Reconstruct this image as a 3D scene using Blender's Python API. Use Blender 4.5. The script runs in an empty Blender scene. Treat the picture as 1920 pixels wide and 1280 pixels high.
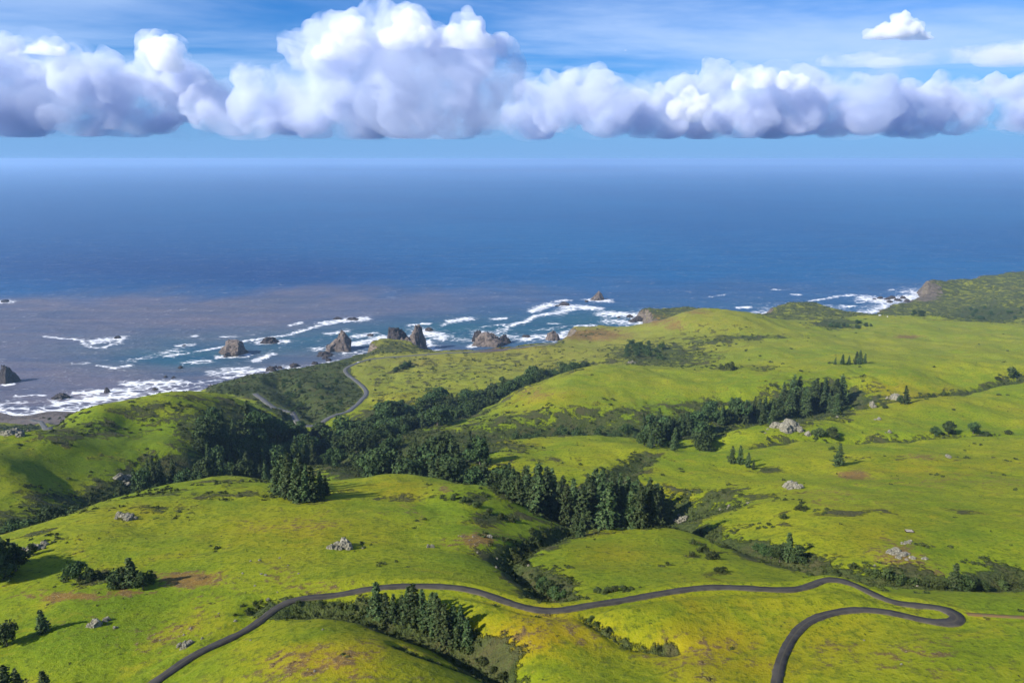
import bpy, bmesh, math, random
import numpy as np
from mathutils import Vector, Matrix

sc = bpy.context.scene
col = sc.collection
rng = np.random.default_rng(7)
random.seed(7)

# ------------------------------------------------------------------ camera
CAMZ = 400.0                       # metres above the sea
FPX, CU, CV, HOR = 1350.0, 960.0, 640.0, 298.0      # in pixels of the 1920 px wide photograph
PITCH = math.atan((CV - HOR) / FPX)
CP, SP = math.cos(PITCH), math.sin(PITCH)
cam_d = bpy.data.cameras.new('camera'); cam = bpy.data.objects.new('camera', cam_d); col.objects.link(cam)
cam.location = (0, 0, CAMZ); cam.rotation_euler = (math.pi / 2 - PITCH, 0, 0)
cam_d.sensor_width = 36.0; cam_d.lens = FPX / 1920 * 36.0
cam_d.clip_start = 1.0; cam_d.clip_end = 200000.0
sc.camera = cam

# ------------------------------------------------------------------ light
SUN_AZ = math.atan2(-0.46, -0.88)          # direction towards the sun on the ground plane
SUN_EL = math.radians(34)
sun_vec = Vector((math.cos(SUN_AZ) * math.cos(SUN_EL), math.sin(SUN_AZ) * math.cos(SUN_EL), math.sin(SUN_EL)))
sd = bpy.data.lights.new('sun', 'SUN'); so = bpy.data.objects.new('sun', sd); col.objects.link(so)
sd.energy = 4.7; sd.angle = math.radians(0.53); sd.color = (1.0, 0.945, 0.86)
so.rotation_euler = sun_vec.to_track_quat('Z', 'Y').to_euler()

wd = bpy.data.worlds.new('World'); sc.world = wd; wd.use_nodes = True
wt = wd.node_tree; wt.nodes.clear()
def W(t, **kw):
    n = wt.nodes.new(t)
    for k, v in kw.items(): setattr(n, k, v)
    return n
def wl(a, b): wt.links.new(a, b)
sky = W('ShaderNodeTexSky', sky_type='NISHITA', sun_disc=False)
sky.sun_elevation = SUN_EL; sky.sun_rotation = math.pi / 2 - SUN_AZ
sky.altitude = 400; sky.air_density = 1.0; sky.dust_density = 0.35; sky.ozone_density = 2.2
hs = W('ShaderNodeHueSaturation'); hs.inputs['Saturation'].default_value = 1.0
wl(sky.outputs[0], hs.inputs['Color'])
tint = W('ShaderNodeMix', data_type='RGBA', blend_type='MULTIPLY'); tint.inputs[0].default_value = 1.0; wl(hs.outputs[0], tint.inputs[6]); tint.inputs[7].default_value = (0.19, 0.66, 1.28, 1)
# thin high cloud sheet, laid out on a level plane far above
tc = W('ShaderNodeTexCoord'); sep = W('ShaderNodeSeparateXYZ'); wl(tc.outputs['Generated'], sep.inputs[0])
hzf = W('ShaderNodeMapRange', interpolation_type='SMOOTHERSTEP'); wl(sep.outputs['Z'], hzf.inputs[0])
hzf.inputs[1].default_value = 0.15; hzf.inputs[2].default_value = -0.02; hzf.inputs[3].default_value = 0.0; hzf.inputs[4].default_value = 0.95
hz = W('ShaderNodeMix', data_type='RGBA'); wl(hzf.outputs[0], hz.inputs[0]); wl(tint.outputs[2], hz.inputs[6]); hz.inputs[7].default_value = (2.10, 4.20, 7.9, 1)   # sea-level air
zz = W('ShaderNodeMath', operation='MAXIMUM'); wl(sep.outputs['Z'], zz.inputs[0]); zz.inputs[1].default_value = 0.0
za = W('ShaderNodeMath', operation='ADD'); wl(zz.outputs[0], za.inputs[0]); za.inputs[1].default_value = 0.055
dx = W('ShaderNodeMath', operation='DIVIDE'); wl(sep.outputs['X'], dx.inputs[0]); wl(za.outputs[0], dx.inputs[1])
dy = W('ShaderNodeMath', operation='DIVIDE'); wl(sep.outputs['Y'], dy.inputs[0]); wl(za.outputs[0], dy.inputs[1])
cmb = W('ShaderNodeCombineXYZ'); wl(dx.outputs[0], cmb.inputs[0]); wl(dy.outputs[0], cmb.inputs[1])
vm = W('ShaderNodeMapping'); wl(cmb.outputs[0], vm.inputs[0])
vm.inputs['Location'].default_value = (1.2, 0.6, 0); vm.inputs['Scale'].default_value = (0.42, 0.62, 1)
vn = W('ShaderNodeTexNoise'); wl(vm.outputs[0], vn.inputs['Vector'])
vn.inputs['Scale'].default_value = 0.62; vn.inputs['Detail'].default_value = 7; vn.inputs['Roughness'].default_value = 0.56; vn.inputs['Distortion'].default_value = 0.35
vr = W('ShaderNodeMapRange', interpolation_type='SMOOTHSTEP'); wl(vn.outputs['Fac'], vr.inputs[0])
vr.inputs[1].default_value = 0.36; vr.inputs[2].default_value = 0.62; vr.inputs[3].default_value = 0.02; vr.inputs[4].default_value = 0.80
vf = W('ShaderNodeMapRange', interpolation_type='SMOOTHSTEP'); wl(sep.outputs['Z'], vf.inputs[0]); vf.inputs[1].default_value = 0.035; vf.inputs[2].default_value = 0.13
vk = W('ShaderNodeMath', operation='MULTIPLY'); wl(vr.outputs[0], vk.inputs[0]); wl(vf.outputs[0], vk.inputs[1])
vmix = W('ShaderNodeMix', data_type='RGBA'); wl(vk.outputs[0], vmix.inputs[0]); wl(hz.outputs[2], vmix.inputs[6])
vmix.inputs[7].default_value = (5.2, 7.0, 10.5, 1)
bg = W('ShaderNodeBackground'); wl(vmix.outputs[2], bg.inputs[0]); bg.inputs[1].default_value = 0.055
wo = W('ShaderNodeOutputWorld'); wl(bg.outputs[0], wo.inputs[0])

sc.view_settings.view_transform = 'Standard'; sc.view_settings.look = 'None'
sc.view_settings.exposure = 0.95; sc.view_settings.gamma = 1.0
HAZE = 0.000050
sc.cycles.volume_step_rate = 0.4; sc.cycles.volume_max_steps = 128
sc.cycles.use_denoising = True
sc.cycles.max_bounces = 10; sc.cycles.diffuse_bounces = 2; sc.cycles.glossy_bounces = 2
sc.cycles.transparent_max_bounces = 8; sc.cycles.volume_bounces = 7
sc.cycles.use_adaptive_sampling = True; sc.cycles.adaptive_threshold = 0.02

# ------------------------------------------------------------------ helpers
def ray(u, v):
    du, dv = u - CU, v - CV
    return np.array([du, FPX * CP - dv * SP, -FPX * SP - dv * CP])
def pz(u, v, Y):                      # the point at distance Y along the sight line of a pixel
    d = ray(u, v); t = Y / d[1]
    return (d[0] * t, Y, CAMZ + d[2] * t)
def sea(u, v):                        # where the sight line meets the sea
    d = ray(u, v); t = -CAMZ / d[2]
    return (d[0] * t, d[1] * t)
def uy(u, Y, v=760.0):                # plan position from column and distance
    d = ray(u, v); return (d[0] * Y / d[1], Y)
def project(x, y, z):
    zc = y * CP - (z - CAMZ) * SP
    up = y * SP + (z - CAMZ) * CP
    return CU + FPX * x / zc, CV - FPX * up / zc

_perm = np.random.default_rng(3).permutation(256)
_perm = np.concatenate([_perm, _perm, _perm])
_g2 = np.array([[math.cos(a), math.sin(a)] for a in np.linspace(0, 2 * math.pi, 16, endpoint=False)])
def perlin2(x, y):
    xi = np.floor(x).astype(int); yi = np.floor(y).astype(int); xf = x - xi; yf = y - yi
    xi &= 255; yi &= 255
    u = xf * xf * xf * (xf * (xf * 6 - 15) + 10); w = yf * yf * yf * (yf * (yf * 6 - 15) + 10)
    def g(ix, iy, fx, fy):
        h = _perm[_perm[ix & 255] + (iy & 255)] & 15
        return _g2[h, 0] * fx + _g2[h, 1] * fy
    a = g(xi, yi, xf, yf); b = g(xi + 1, yi, xf - 1, yf); c = g(xi, yi + 1, xf, yf - 1); d = g(xi + 1, yi + 1, xf - 1, yf - 1)
    return (a + u * (b - a)) + w * ((c + u * (d - c)) - (a + u * (b - a)))
_g3 = np.random.default_rng(5).normal(size=(64, 3)); _g3 /= np.linalg.norm(_g3, axis=1)[:, None]
def perlin3(p):
    i = np.floor(p).astype(int); f = p - i; s = f * f * f * (f * (f * 6 - 15) + 10); r = 0
    for cx in (0, 1):
        for cy in (0, 1):
            for cz in (0, 1):
                h = _perm[_perm[_perm[(i[:, 0] + cx) & 255] + ((i[:, 1] + cy) & 255)] + ((i[:, 2] + cz) & 255)] & 63
                g = _g3[h]
                d = g[:, 0] * (f[:, 0] - cx) + g[:, 1] * (f[:, 1] - cy) + g[:, 2] * (f[:, 2] - cz)
                wx = s[:, 0] if cx else 1 - s[:, 0]; wy = s[:, 1] if cy else 1 - s[:, 1]; wz = s[:, 2] if cz else 1 - s[:, 2]
                r = r + d * wx * wy * wz
    return r
def fbm2(x, y, oct=4, gain=0.5):
    r = 0; a = 1.0
    for k in range(oct):
        r = r + a * perlin2(x * 2 ** k + 17.3 * k, y * 2 ** k + 9.1 * k); a *= gain
    return r
def sstep(a, b, x):
    t = np.clip((x - a) / (b - a), 0, 1); return t * t * (3 - 2 * t)

def mesh_np(name, V, F, smooth=True):
    V = np.asarray(V, dtype=np.float32); F = np.asarray(F, dtype=np.int32); k = F.shape[1]
    me = bpy.data.meshes.new(name)
    me.vertices.add(len(V)); me.vertices.foreach_set('co', V.ravel())
    me.loops.add(F.size); me.loops.foreach_set('vertex_index', F.ravel())
    me.polygons.add(len(F)); me.polygons.foreach_set('loop_start', np.arange(0, F.size, k, dtype=np.int32))
    me.update(calc_edges=True)
    me.polygons.foreach_set('use_smooth', np.full(len(F), smooth))
    me.validate()
    return me
def attr(me, name, vals):
    a = me.attributes.new(name, 'FLOAT', 'POINT'); a.data.foreach_set('value', np.asarray(vals, dtype=np.float32).ravel())
def add(name, me, mat=None, parent=None, **props):
    o = bpy.data.objects.new(name, me); col.objects.link(o)
    if mat is not None and me is not None and not me.materials: me.materials.append(mat)
    if parent is not None: o.parent = parent
    for k, v in props.items(): o[k] = v
    return o

class N:                               # small node-tree helper
    def __init__(s, name):
        s.m = bpy.data.materials.new(name); s.m.use_nodes = True; s.t = s.m.node_tree; s.t.nodes.clear()
        s.out = s.t.nodes.new('ShaderNodeOutputMaterial')
    def n(s, t, ins=None, **kw):
        x = s.t.nodes.new(t)
        for k, v in kw.items(): setattr(x, k, v)
        for k, v in (ins or {}).items():
            if isinstance(v, bpy.types.NodeSocket): s.t.links.new(v, x.inputs[k])
            else: x.inputs[k].default_value = v
        return x
    def attr(s, name): return s.n('ShaderNodeAttribute', attribute_name=name).outputs['Fac']
    def noise(s, vec, scale, detail=4, rough=0.55, dist=0.0):
        return s.n('ShaderNodeTexNoise', {'Vector': vec, 'Scale': scale, 'Detail': detail, 'Roughness': rough, 'Distortion': dist}).outputs['Fac']
    def rng(s, x, a, b, c=0.0, d=1.0): return s.n('ShaderNodeMapRange', {0: x, 1: a, 2: b, 3: c, 4: d}, interpolation_type='SMOOTHSTEP').outputs[0]
    def math(s, op, a, b=0.0, c=0.0): return s.n('ShaderNodeMath', {0: a, 1: b, 2: c}, operation=op).outputs[0]
    def mix(s, f, a, b, blend='MIX'):
        c = lambda q: q if isinstance(q, bpy.types.NodeSocket) else (*q, 1)
        return s.n('ShaderNodeMix', {0: f, 6: c(a), 7: c(b)}, data_type='RGBA', blend_type=blend).outputs[2]
    def pos(s): return s.n('ShaderNodeNewGeometry').outputs['Position']
    def objpos(s): return s.n('ShaderNodeTexCoord').outputs['Object']
    def rand(s): return s.n('ShaderNodeObjectInfo').outputs['Random']
    def bsdf(s, color, rough=0.9, normal=None, spec=0.2, **kw):
        ins = {'Base Color': color if isinstance(color, bpy.types.NodeSocket) else (*color, 1), 'Roughness': rough, 'Specular IOR Level': spec}
        if normal is not None: ins['Normal'] = normal
        ins.update(kw)
        b = s.n('ShaderNodeBsdfPrincipled', ins); s.t.links.new(b.outputs[0], s.out.inputs[0]); return b
    def bump(s, h, dist, strength=1.0): return s.n('ShaderNodeBump', {'Height': h, 'Distance': dist, 'Strength': strength}).outputs[0]
# ------------------------------------------------------------------ the land: heights from sight lines and distances
CTRL = [  # (u, v, Y)
 # foreground
 (0,1280,130),(250,1280,127),(560,1280,112),(760,1280,111),(880,1280,116),(960,1278,125),(1100,1280,121),(1280,1280,121),(1450,1280,122),(1700,1280,119),(1920,1280,118),
 (490,1140,153),(640,1140,152),(720,1150,151),(800,1182,145),(860,1212,139),(900,1238,133),
 (620,1170,139),(720,1200,131),(800,1235,124),(500,1200,133),
 (900,1150,147),(1000,1200,136),(1090,1152,150),(1180,1205,139),(1260,1218,136),(1160,1150,146),(1250,1180,141),
 (400,1205,139),(540,1137,154),(640,1107,160),(780,1098,163),(920,1115,158),(1040,1146,151),(1150,1127,156),(1240,1110,160),(1500,1097,163),(1680,1124,157),(1740,1135,155),(1810,1155,150),
 (1640,1142,152),(1500,1175,145),(1460,1250,128),(1350,1180,143),(1300,1250,126),(1700,1220,132),(1900,1220,131),(1900,1120,163),(1700,1170,145),
 (0,1200,147),(0,1120,170),(150,1200,143),(150,1120,165),(300,1150,157),(300,1060,189),(100,1050,194),(100,1010,214),(220,1000,219),(320,985,233),(450,1060,185),(450,1000,221),(500,950,258),(400,930,278),
 (620,1050,188),(620,990,224),(640,950,256),
 # dome of the middle hill
 (780,1050,188),(780,1000,222),(780,950,260),(760,910,298),(880,1050,191),(900,1000,224),(880,950,262),
 # its crest to the left valley
 (0,1045,200),(60,1000,226),(130,958,262),(240,925,300),(330,905,325),(430,893,350),(560,905,330),(640,903,322),(700,890,330),(760,885,333),(850,903,316),(940,915,300),
 # left valley floor
 (0,1000,275),(50,970,305),(110,948,340),(240,912,402),(330,890,442),(430,878,485),(520,850,565),(590,822,650),
 # big left hill
 (0,930,350),(120,920,385),(0,865,382),(90,812,448),(200,765,527),(240,850,457),(240,800,517),(240,753,572),(340,735,612),(400,738,640),(450,746,655),(400,800,540),(450,780,600),(330,830,480),(520,790,650),(120,860,425),
 # seaward side of it
 (0,855,640),(0,820,830),(0,800,960),(100,800,900),(-250,840,640),(-250,800,940),(-250,900,360),(-250,1000,270),(-250,1100,185),(-250,1250,140),
 # valley mouth, highway and scrub slope
 (565,795,740),(510,765,840),(480,740,920),(600,780,780),(640,768,830),(688,740,960),(665,712,1070),(650,690,1150),(560,765,870),(560,740,940),(560,710,1060),(560,692,1140),(480,706,1060),(400,727,960),(640,683,1190),(610,735,960),
 # coastal terrace
 (700,665,1270),(800,660,1290),(960,655,1300),(1060,641,1380),(900,690,1150),(800,730,985),(750,715,1060),(1000,680,1180),(720,775,765),(800,745,885),(900,718,990),(720,640,1400),(780,650,1400),
 (1060,613,1600),(1120,612,1620),(1170,612,1610),(1200,581,1800),(1260,580,1830),
 # wooded ravine
 (660,818,668),(730,802,720),(800,780,785),(900,757,880),(1000,722,950),(1080,693,1030),
 # main valley
 (800,895,425),(900,915,385),(950,920,372),(700,870,490),(640,850,550),(750,830,560),(700,830,585),
 # F hill
 (930,768,770),(1000,718,845),(1060,702,850),(1180,693,868),(1290,702,860),(1100,760,712),(1200,740,760),(1000,775,690),(1350,735,770),
 (1400,693,880),(1450,705,820),(1640,683,900),(1920,680,900),(1600,700,845),(1700,700,835),(1920,690,855),(1500,720,790),
 # G valley
 (860,812,620),(970,815,630),(1080,812,650),(1200,806,645),(1330,806,635),(1450,788,675),(1500,768,715),(1580,745,765),
 # T crest and gully behind
 (1400,800,585),(1480,785,615),(1580,775,640),(1700,757,680),(1800,742,720),(1920,718,785),(1700,750,722),(1800,735,775),(1920,705,830),
 # H crest
 (830,812,565),(950,830,530),(1080,822,545),(1200,836,508),(1290,850,482),(1340,853,473),(1410,882,428),(1470,895,405),
 (1080,870,445),(1200,880,430),(1300,900,402),(1130,905,398),(960,880,430),
 # behind H on the right
 (1420,835,515),(1480,822,545),(1560,822,545),(1700,820,548),(1830,814,555),(1920,816,550),
 (1560,870,430),(1700,850,462),(1700,900,380),(1850,850,462),(1900,900,372),(1500,905,372),(1600,800,590),(1750,790,610),(1900,780,640),
 # centre floor under the tall trees
 (1000,950,335),(1080,985,300),(1130,985,318),(1220,975,335),(1290,960,345),
 # dome V and gullies
 (1040,1005,252),(1120,990,266),(1200,988,268),(1280,996,258),(1100,1060,201),(1200,1050,208),(1060,1060,195),(1060,1022,224),
 (1025,1105,172),(985,1075,191),(955,1050,207),(1000,1020,234),(1050,998,260),
 (1330,1005,266),(1420,1030,240),(1500,1057,217),(1600,1078,202),(1720,1091,194),(1830,1100,190),(1920,1078,203),
 (1350,1050,207),(1350,1075,190),(1200,1085,179),(1600,1103,177),(1480,1080,194),
 (1500,1000,247),(1700,1000,244),(1700,950,290),(1900,950,285),(1500,950,292),(1400,950,304),(1900,1000,240),(1350,920,366),(1700,1040,217),
 # basin, far right hills
 (1150,670,1130),(1200,688,1010),(1300,680,1060),(1350,662,1100),(1310,580,1450),(1380,586,1430),(1430,597,1400),(1250,605,1430),(1180,632,1400),(1300,640,1250),(1200,660,1200),(1250,665,1150),
 (1500,617,1380),(1570,621,1350),(1640,622,1340),(1700,640,1250),(1920,609,1450),(1700,650,1150),(1500,650,1130),(1600,670,1000),(1850,650,1130),(1560,612,1500),(1600,600,1560),(1700,591,1600),(1750,592,1600),(1800,604,1490),
 (1450,600,1600),(1490,570,1870),(1540,578,1850),
 (1650,580,1960),(1740,532,2150),(1760,545,2130),(1800,548,2120),(1920,537,2100),(1920,560,1900),(1850,590,1760),(1920,603,1650),(1800,575,1930),(1700,570,2050),
 (2150,1280,118),(2150,1100,175),(2150,950,280),(2150,800,590),(2150,690,850),(2150,610,1450),(2150,540,2100),
]
HID = [  # (u, Y, z) places the photograph does not show
 (200,700,140),(200,850,75),(200,1000,22),(340,800,118),(340,1000,55),(450,800,126),(450,1000,78),(90,620,150),(0,500,190),(90,700,112),
 (1310,1600,60),(1400,1650,38),(1250,1650,32),(480,1170,40),(400,1150,30),(-250,520,180),
 (760,375,222),(640,370,222),(430,410,205),(330,380,212),(1200,560,172),(1340,535,172),(1080,590,165),(950,575,168),(1120,290,241),(1200,295,238),
 (1180,940,128),(1060,930,122),(1500,960,126),(1700,960,128),(1900,960,130),(1500,1440,68),
 (1740,2400,20),(1900,2400,40),(2150,2400,60),(1740,2600,20),(1000,2000,-5),(500,2000,-10),(0,2000,-10),(1000,2600,-10),(0,2600,-10),
]
pts = [pz(*c) for c in CTRL]
for u, Y, z in HID:
    x, y = uy(u, Y); pts.append((x, y, z))
for x in (-140, -70, 0, 70, 140):
    pts += [(x, 30, 312), (x * 0.8, -30, 318)]
pts = np.array(pts)
YO = 80.0
def warp(x, y): return x / (y + YO), 1.15 * np.log((y + YO) / 200.0)
pa, pb = warp(pts[:, 0], pts[:, 1])
def kern(r2): return np.where(r2 > 1e-12, 0.5 * r2 * np.log(np.maximum(r2, 1e-12)), 0.0)
n = len(pts)
K = kern((pa[:, None] - pa[None]) ** 2 + (pb[:, None] - pb[None]) ** 2) + 8.0e-6 * np.eye(n)
Pm = np.stack([np.ones(n), pa, pb], 1)
A = np.block([[K, Pm], [Pm.T, np.zeros((3, 3))]])
wts = np.linalg.solve(A, np.concatenate([pts[:, 2], np.zeros(3)]))
def tps(a, b):
    out = np.empty(a.size); a = a.ravel(); b = b.ravel()
    for i in range(0, a.size, 20000):
        s = slice(i, i + 20000)
        out[s] = kern((a[s, None] - pa[None]) ** 2 + (b[s, None] - pb[None]) ** 2) @ wts[:n] + wts[n] + wts[n + 1] * a[s] + wts[n + 2] * b[s]
    return out
NA, NB, SUB = 841, 901, 6
A0, A1 = -0.98, 1.02
B0, B1 = warp(0, -25.0)[1], warp(0, 2750.0)[1]
ga = np.linspace(A0, A1, NA); gb = np.linspace(B0, B1, NB)
def cubic_up(Z, axis, s):
    Z = np.moveaxis(Z, axis, 0); m = Z.shape[0]; nn = (m - 1) * s + 1
    q = np.arange(nn) / s; i = np.minimum(q.astype(int), m - 2); t = (q - i).reshape(-1, *[1] * (Z.ndim - 1))
    g = lambda k: Z[np.clip(k, 0, m - 1)]
    p0, p1, p2, p3 = g(i - 1), g(i), g(i + 1), g(i + 2)
    r = 0.5 * (2 * p1 + (p2 - p0) * t + (2 * p0 - 5 * p1 + 4 * p2 - p3) * t ** 2 + (3 * p1 - p0 - 3 * p2 + p3) * t ** 3)
    return np.moveaxis(r, 0, axis)
ca = ga[::SUB]; cb = gb[::SUB]
Zc = tps(*[q.copy() for q in np.meshgrid(ca, cb)]).reshape(len(cb), len(ca))
Z = cubic_up(cubic_up(Zc, 0, SUB), 1, SUB)
GA, GB = np.meshgrid(ga, gb)
GY = np.exp(GB / 1.15) * 200.0 - YO
GX = GA * (GY + YO)

# coast line in plan (column, distance), land to the near side
COAST = [(-700,1120),(-300,1105),(0,1093),(120,1111),(200,1137),(250,1180),(300,1215),(400,1195),(480,1195),(560,1235),(640,1275),(676,1310),(682,1400),(700,1475),(745,1500),(790,1480),(812,1400),(835,1350),(890,1345),(930,1365),(960,1375),(1000,1395),(1035,1430),
 (1052,1500),(1056,1604),(1070,1655),(1120,1670),(1170,1660),(1200,1640),(1215,1700),(1196,1795),(1185,1815),(1200,1875),(1250,1905),(1310,1890),(1345,1820),(1390,1750),(1425,1790),(1440,1857),(1450,1930),(1490,1985),(1540,1960),(1568,1880),(1590,1845),(1618,1862),(1630,1930),(1650,2010),(1690,2070),(1708,2120),(1712,2210),(1750,2270),(1790,2290),(1900,2420),(2100,2560),(2600,2700)]
cxy = []
for u, Y in COAST:
    cxy.append(uy(u, Y, 640))
cxy = np.array(cxy)
# finer, slightly ragged coast
def refine(P, k, amp, seed):
    r = np.random.default_rng(seed)
    for _ in range(k):
        q = np.empty((2 * len(P) - 1, 2)); q[::2] = P
        d = P[1:] - P[:-1]; nrm = np.stack([-d[:, 1], d[:, 0]], 1)
        q[1::2] = (P[1:] + P[:-1]) / 2 + nrm * (r.normal(size=(len(d), 1)) * amp)
        P = q
    return P
crf = refine(cxy, 3, 0.10, 11)
LAND = np.concatenate([crf, [[4000, 2700], [4000, -400], [-4000, -400], [-4000, 1120]]])
def seg_dist(px, py, P):
    best = np.full(px.shape, 1e9)
    for i in range(len(P) - 1):
        ax, ay = P[i]; bx, by = P[i + 1]; ex, ey = bx - ax, by - ay; L = ex * ex + ey * ey + 1e-9
        t = np.clip(((px - ax) * ex + (py - ay) * ey) / L, 0, 1)
        best = np.minimum(best, (px - ax - t * ex) ** 2 + (py - ay - t * ey) ** 2)
    return np.sqrt(best)
def inside(px, py, P):
    r = np.zeros(px.shape, bool)
    for i in range(len(P)):
        ax, ay = P[i]; bx, by = P[(i + 1) % len(P)]
        c = ((ay > py) != (by > py)) & (px < (bx - ax) * (py - ay) / (by - ay + 1e-12) + ax)
        r ^= c
    return r
far = GY > 750
SD = np.full(GX.shape, 400.0)
SD[far] = seg_dist(GX[far], GY[far], crf) * np.where(inside(GX[far], GY[far], LAND), 1, -1)

# relief smaller than the sight-line control can give
amp = np.clip(GY / 900.0, 0.12, 1.0)
Z = Z + amp * 7.0 * fbm2(GX / 95, GY / 95, 4) * sstep(60, 400, GY) + 0.9 * fbm2(GX / 22 + 5, GY / 22, 3) * sstep(80, 300, GY) + 0.18 * fbm2(GX / 5, GY / 5, 3)
Z = Z + amp * 4.2 * np.minimum(0, fbm2(GX / 30 + GY / 160, GY / 64, 3) + 0.12)      # small runnels
Zland = Z.copy()
# beach on the left, cliffs elsewhere
bea = np.clip(1 - sstep(-560, -470, GX), 0, 1) * (GY > 850)
cl_w = 26 + 14 * fbm2(GX / 60, GY / 60, 3)
cliff = sstep(-4, cl_w, SD + 5 * fbm2(GX / 18, GY / 18, 3))
zc = -9 + (np.maximum(Z, 6) + 9) * cliff
zb = np.where(SD < 0, SD * 0.06, np.minimum(SD * 0.07, 3.5) + np.clip(SD - 62, 0, 1e9) * 0.0)
zb = np.where(SD > 55, zb + (np.maximum(Z, 3) - zb) * sstep(55, 110, SD), zb)
Z = np.where(far, zc * (1 - bea) + zb * bea, Z)
Z = np.where(SD < -60, np.minimum(Z, -9), Z)

class HF:
    pass
def H(x, y, G=None):
    G = Z if G is None else G
    x = np.asarray(x, float); y = np.asarray(y, float)
    a, b = warp(x, y)
    i = np.clip((a - A0) / (A1 - A0) * (NA - 1), 0, NA - 1.001); j = np.clip((b - B0) / (B1 - B0) * (NB - 1), 0, NB - 1.001)
    i0 = i.astype(int); j0 = j.astype(int); fi = i - i0; fj = j - j0
    return (G[j0, i0] * (1 - fi) + G[j0, i0 + 1] * fi) * (1 - fj) + (G[j0 + 1, i0] * (1 - fi) + G[j0 + 1, i0 + 1] * fi) * fj
_ty = np.exp(np.linspace(math.log(90), math.log(2700), 2400))
def hit(u, v):                        # first meeting of a pixel's sight line with land or sea
    d = ray(u, v); x = d[0] / d[1] * _ty; z = CAMZ + d[2] / d[1] * _ty
    h = np.maximum(H(x, _ty), 0.0); k = np.argmax(h >= z)
    if not (h >= z).any(): return None
    if k > 0:
        e0 = z[k - 1] - h[k - 1]; e1 = z[k] - h[k]; f = e0 / (e0 - e1 + 1e-9)
        y = _ty[k - 1] + f * (_ty[k] - _ty[k - 1])
    else: y = _ty[0]
    x = d[0] / d[1] * y
    return (float(x), float(y), float(H(x, y)))
# ------------------------------------------------------------------ gullies cut into the land
def path_hits(P):
    r = []
    for u, v in P:
        h = hit(u, v)
        if h: r.append(h)
    return np.array(r)
def catmull(P, step):
    P = np.asarray(P, float); Q = np.vstack([2 * P[0] - P[1], P, 2 * P[-1] - P[-2]]); out = []
    for i in range(1, len(Q) - 2):
        L = np.linalg.norm(Q[i + 1][:2] - Q[i][:2]); k = max(2, int(L / step))
        t = np.linspace(0, 1, k, endpoint=False)[:, None]
        a, b, c, d = Q[i - 1], Q[i], Q[i + 1], Q[i + 2]
        out.append(0.5 * (2 * b + (c - a) * t + (2 * a - 5 * b + 4 * c - d) * t ** 2 + (3 * b - a - 3 * c + d) * t ** 3))
    out.append(Q[-2:-1]); return np.vstack(out)
def near_box(P, m): return (GX > P[:, 0].min() - m) & (GX < P[:, 0].max() + m) & (GY > P[:, 1].min() - m) & (GY < P[:, 1].max() + m)
def dist_to(P, m):
    s = near_box(P, m); d = np.full(GX.shape, 1e6)
    d[s] = seg_dist(GX[s], GY[s], P[:, :2]); return d
UV = lambda L: path_hits(L)
UYp = lambda L: np.array([uy(u, Y) for u, Y in L])
LINES = {}
LINES['creek'] = UV([(1080,989),(1050,998),(1000,1020),(958,1050),(985,1075),(1018,1098),(1030,1116)])
LINES['front'] = UV([(490,1138),(640,1140),(700,1147),(740,1165),(800,1186),(860,1215),(900,1237),(960,1278)])
LINES['ditch'] = UV([(1090,1152),(1130,1175),(1180,1203),(1260,1216)])
LINES['right'] = UV([(1265,985),(1330,1003),(1420,1030),(1500,1058),(1600,1080),(1720,1091),(1830,1100),(1920,1078)])
LINES['upper'] = UYp([(1420,515),(1480,545),(1560,547),(1700,550),(1830,557),(1980,550)])
LINES['thin'] = UYp([(1580,690),(1640,700),(1700,722),(1800,775),(1940,840)])
LINES['bay'] = UYp([(860,620),(970,630),(1080,650),(1200,645),(1330,635),(1450,675),(1500,715),(1580,765)])
LINES['ravine'] = UYp([(620,660),(660,668),(730,720),(800,785),(900,880),(1000,950),(1080,1030)])
LINES['main'] = UYp([(1290,345),(1220,335),(1130,318),(1080,305),(1000,335),(950,372),(900,388),(800,428),(700,495),(640,555),(592,650),(578,690)])
LINES['left'] = UYp([(-40,262),(0,278),(50,305),(110,340),(240,402),(330,442),(430,485),(520,565),(590,650)])
LINES['fold'] = UV([(745,1208),(790,1228),(850,1250),(900,1266)])
LINES['hgully'] = UV([(1210,857),(1170,880),(1140,905),(1115,935)])
LINES['bowl'] = UV([(520,712),(545,735),(570,755),(590,775)])
CARVE = [('creek',4.5,4.0),('front',4.5,3.2),('ditch',1.8,1.6),('right',5.5,3.6),('upper',10,7),('thin',9,6),('bay',26,13),('ravine',28,14),('main',20,9),('left',19,9),('fold',1.8,1.3),('hgully',7,4),('bowl',22,12)]
for k, w_, d_ in CARVE:
    LINES[k] = catmull(LINES[k][:, :2], w_)
    dd = dist_to(LINES[k], 4 * w_) * (1 + 0.35 * fbm2(GX / (3 * w_), GY / (3 * w_), 2))
    Z = Z - d_ * np.exp(-(dd / w_) ** 2)

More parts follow.
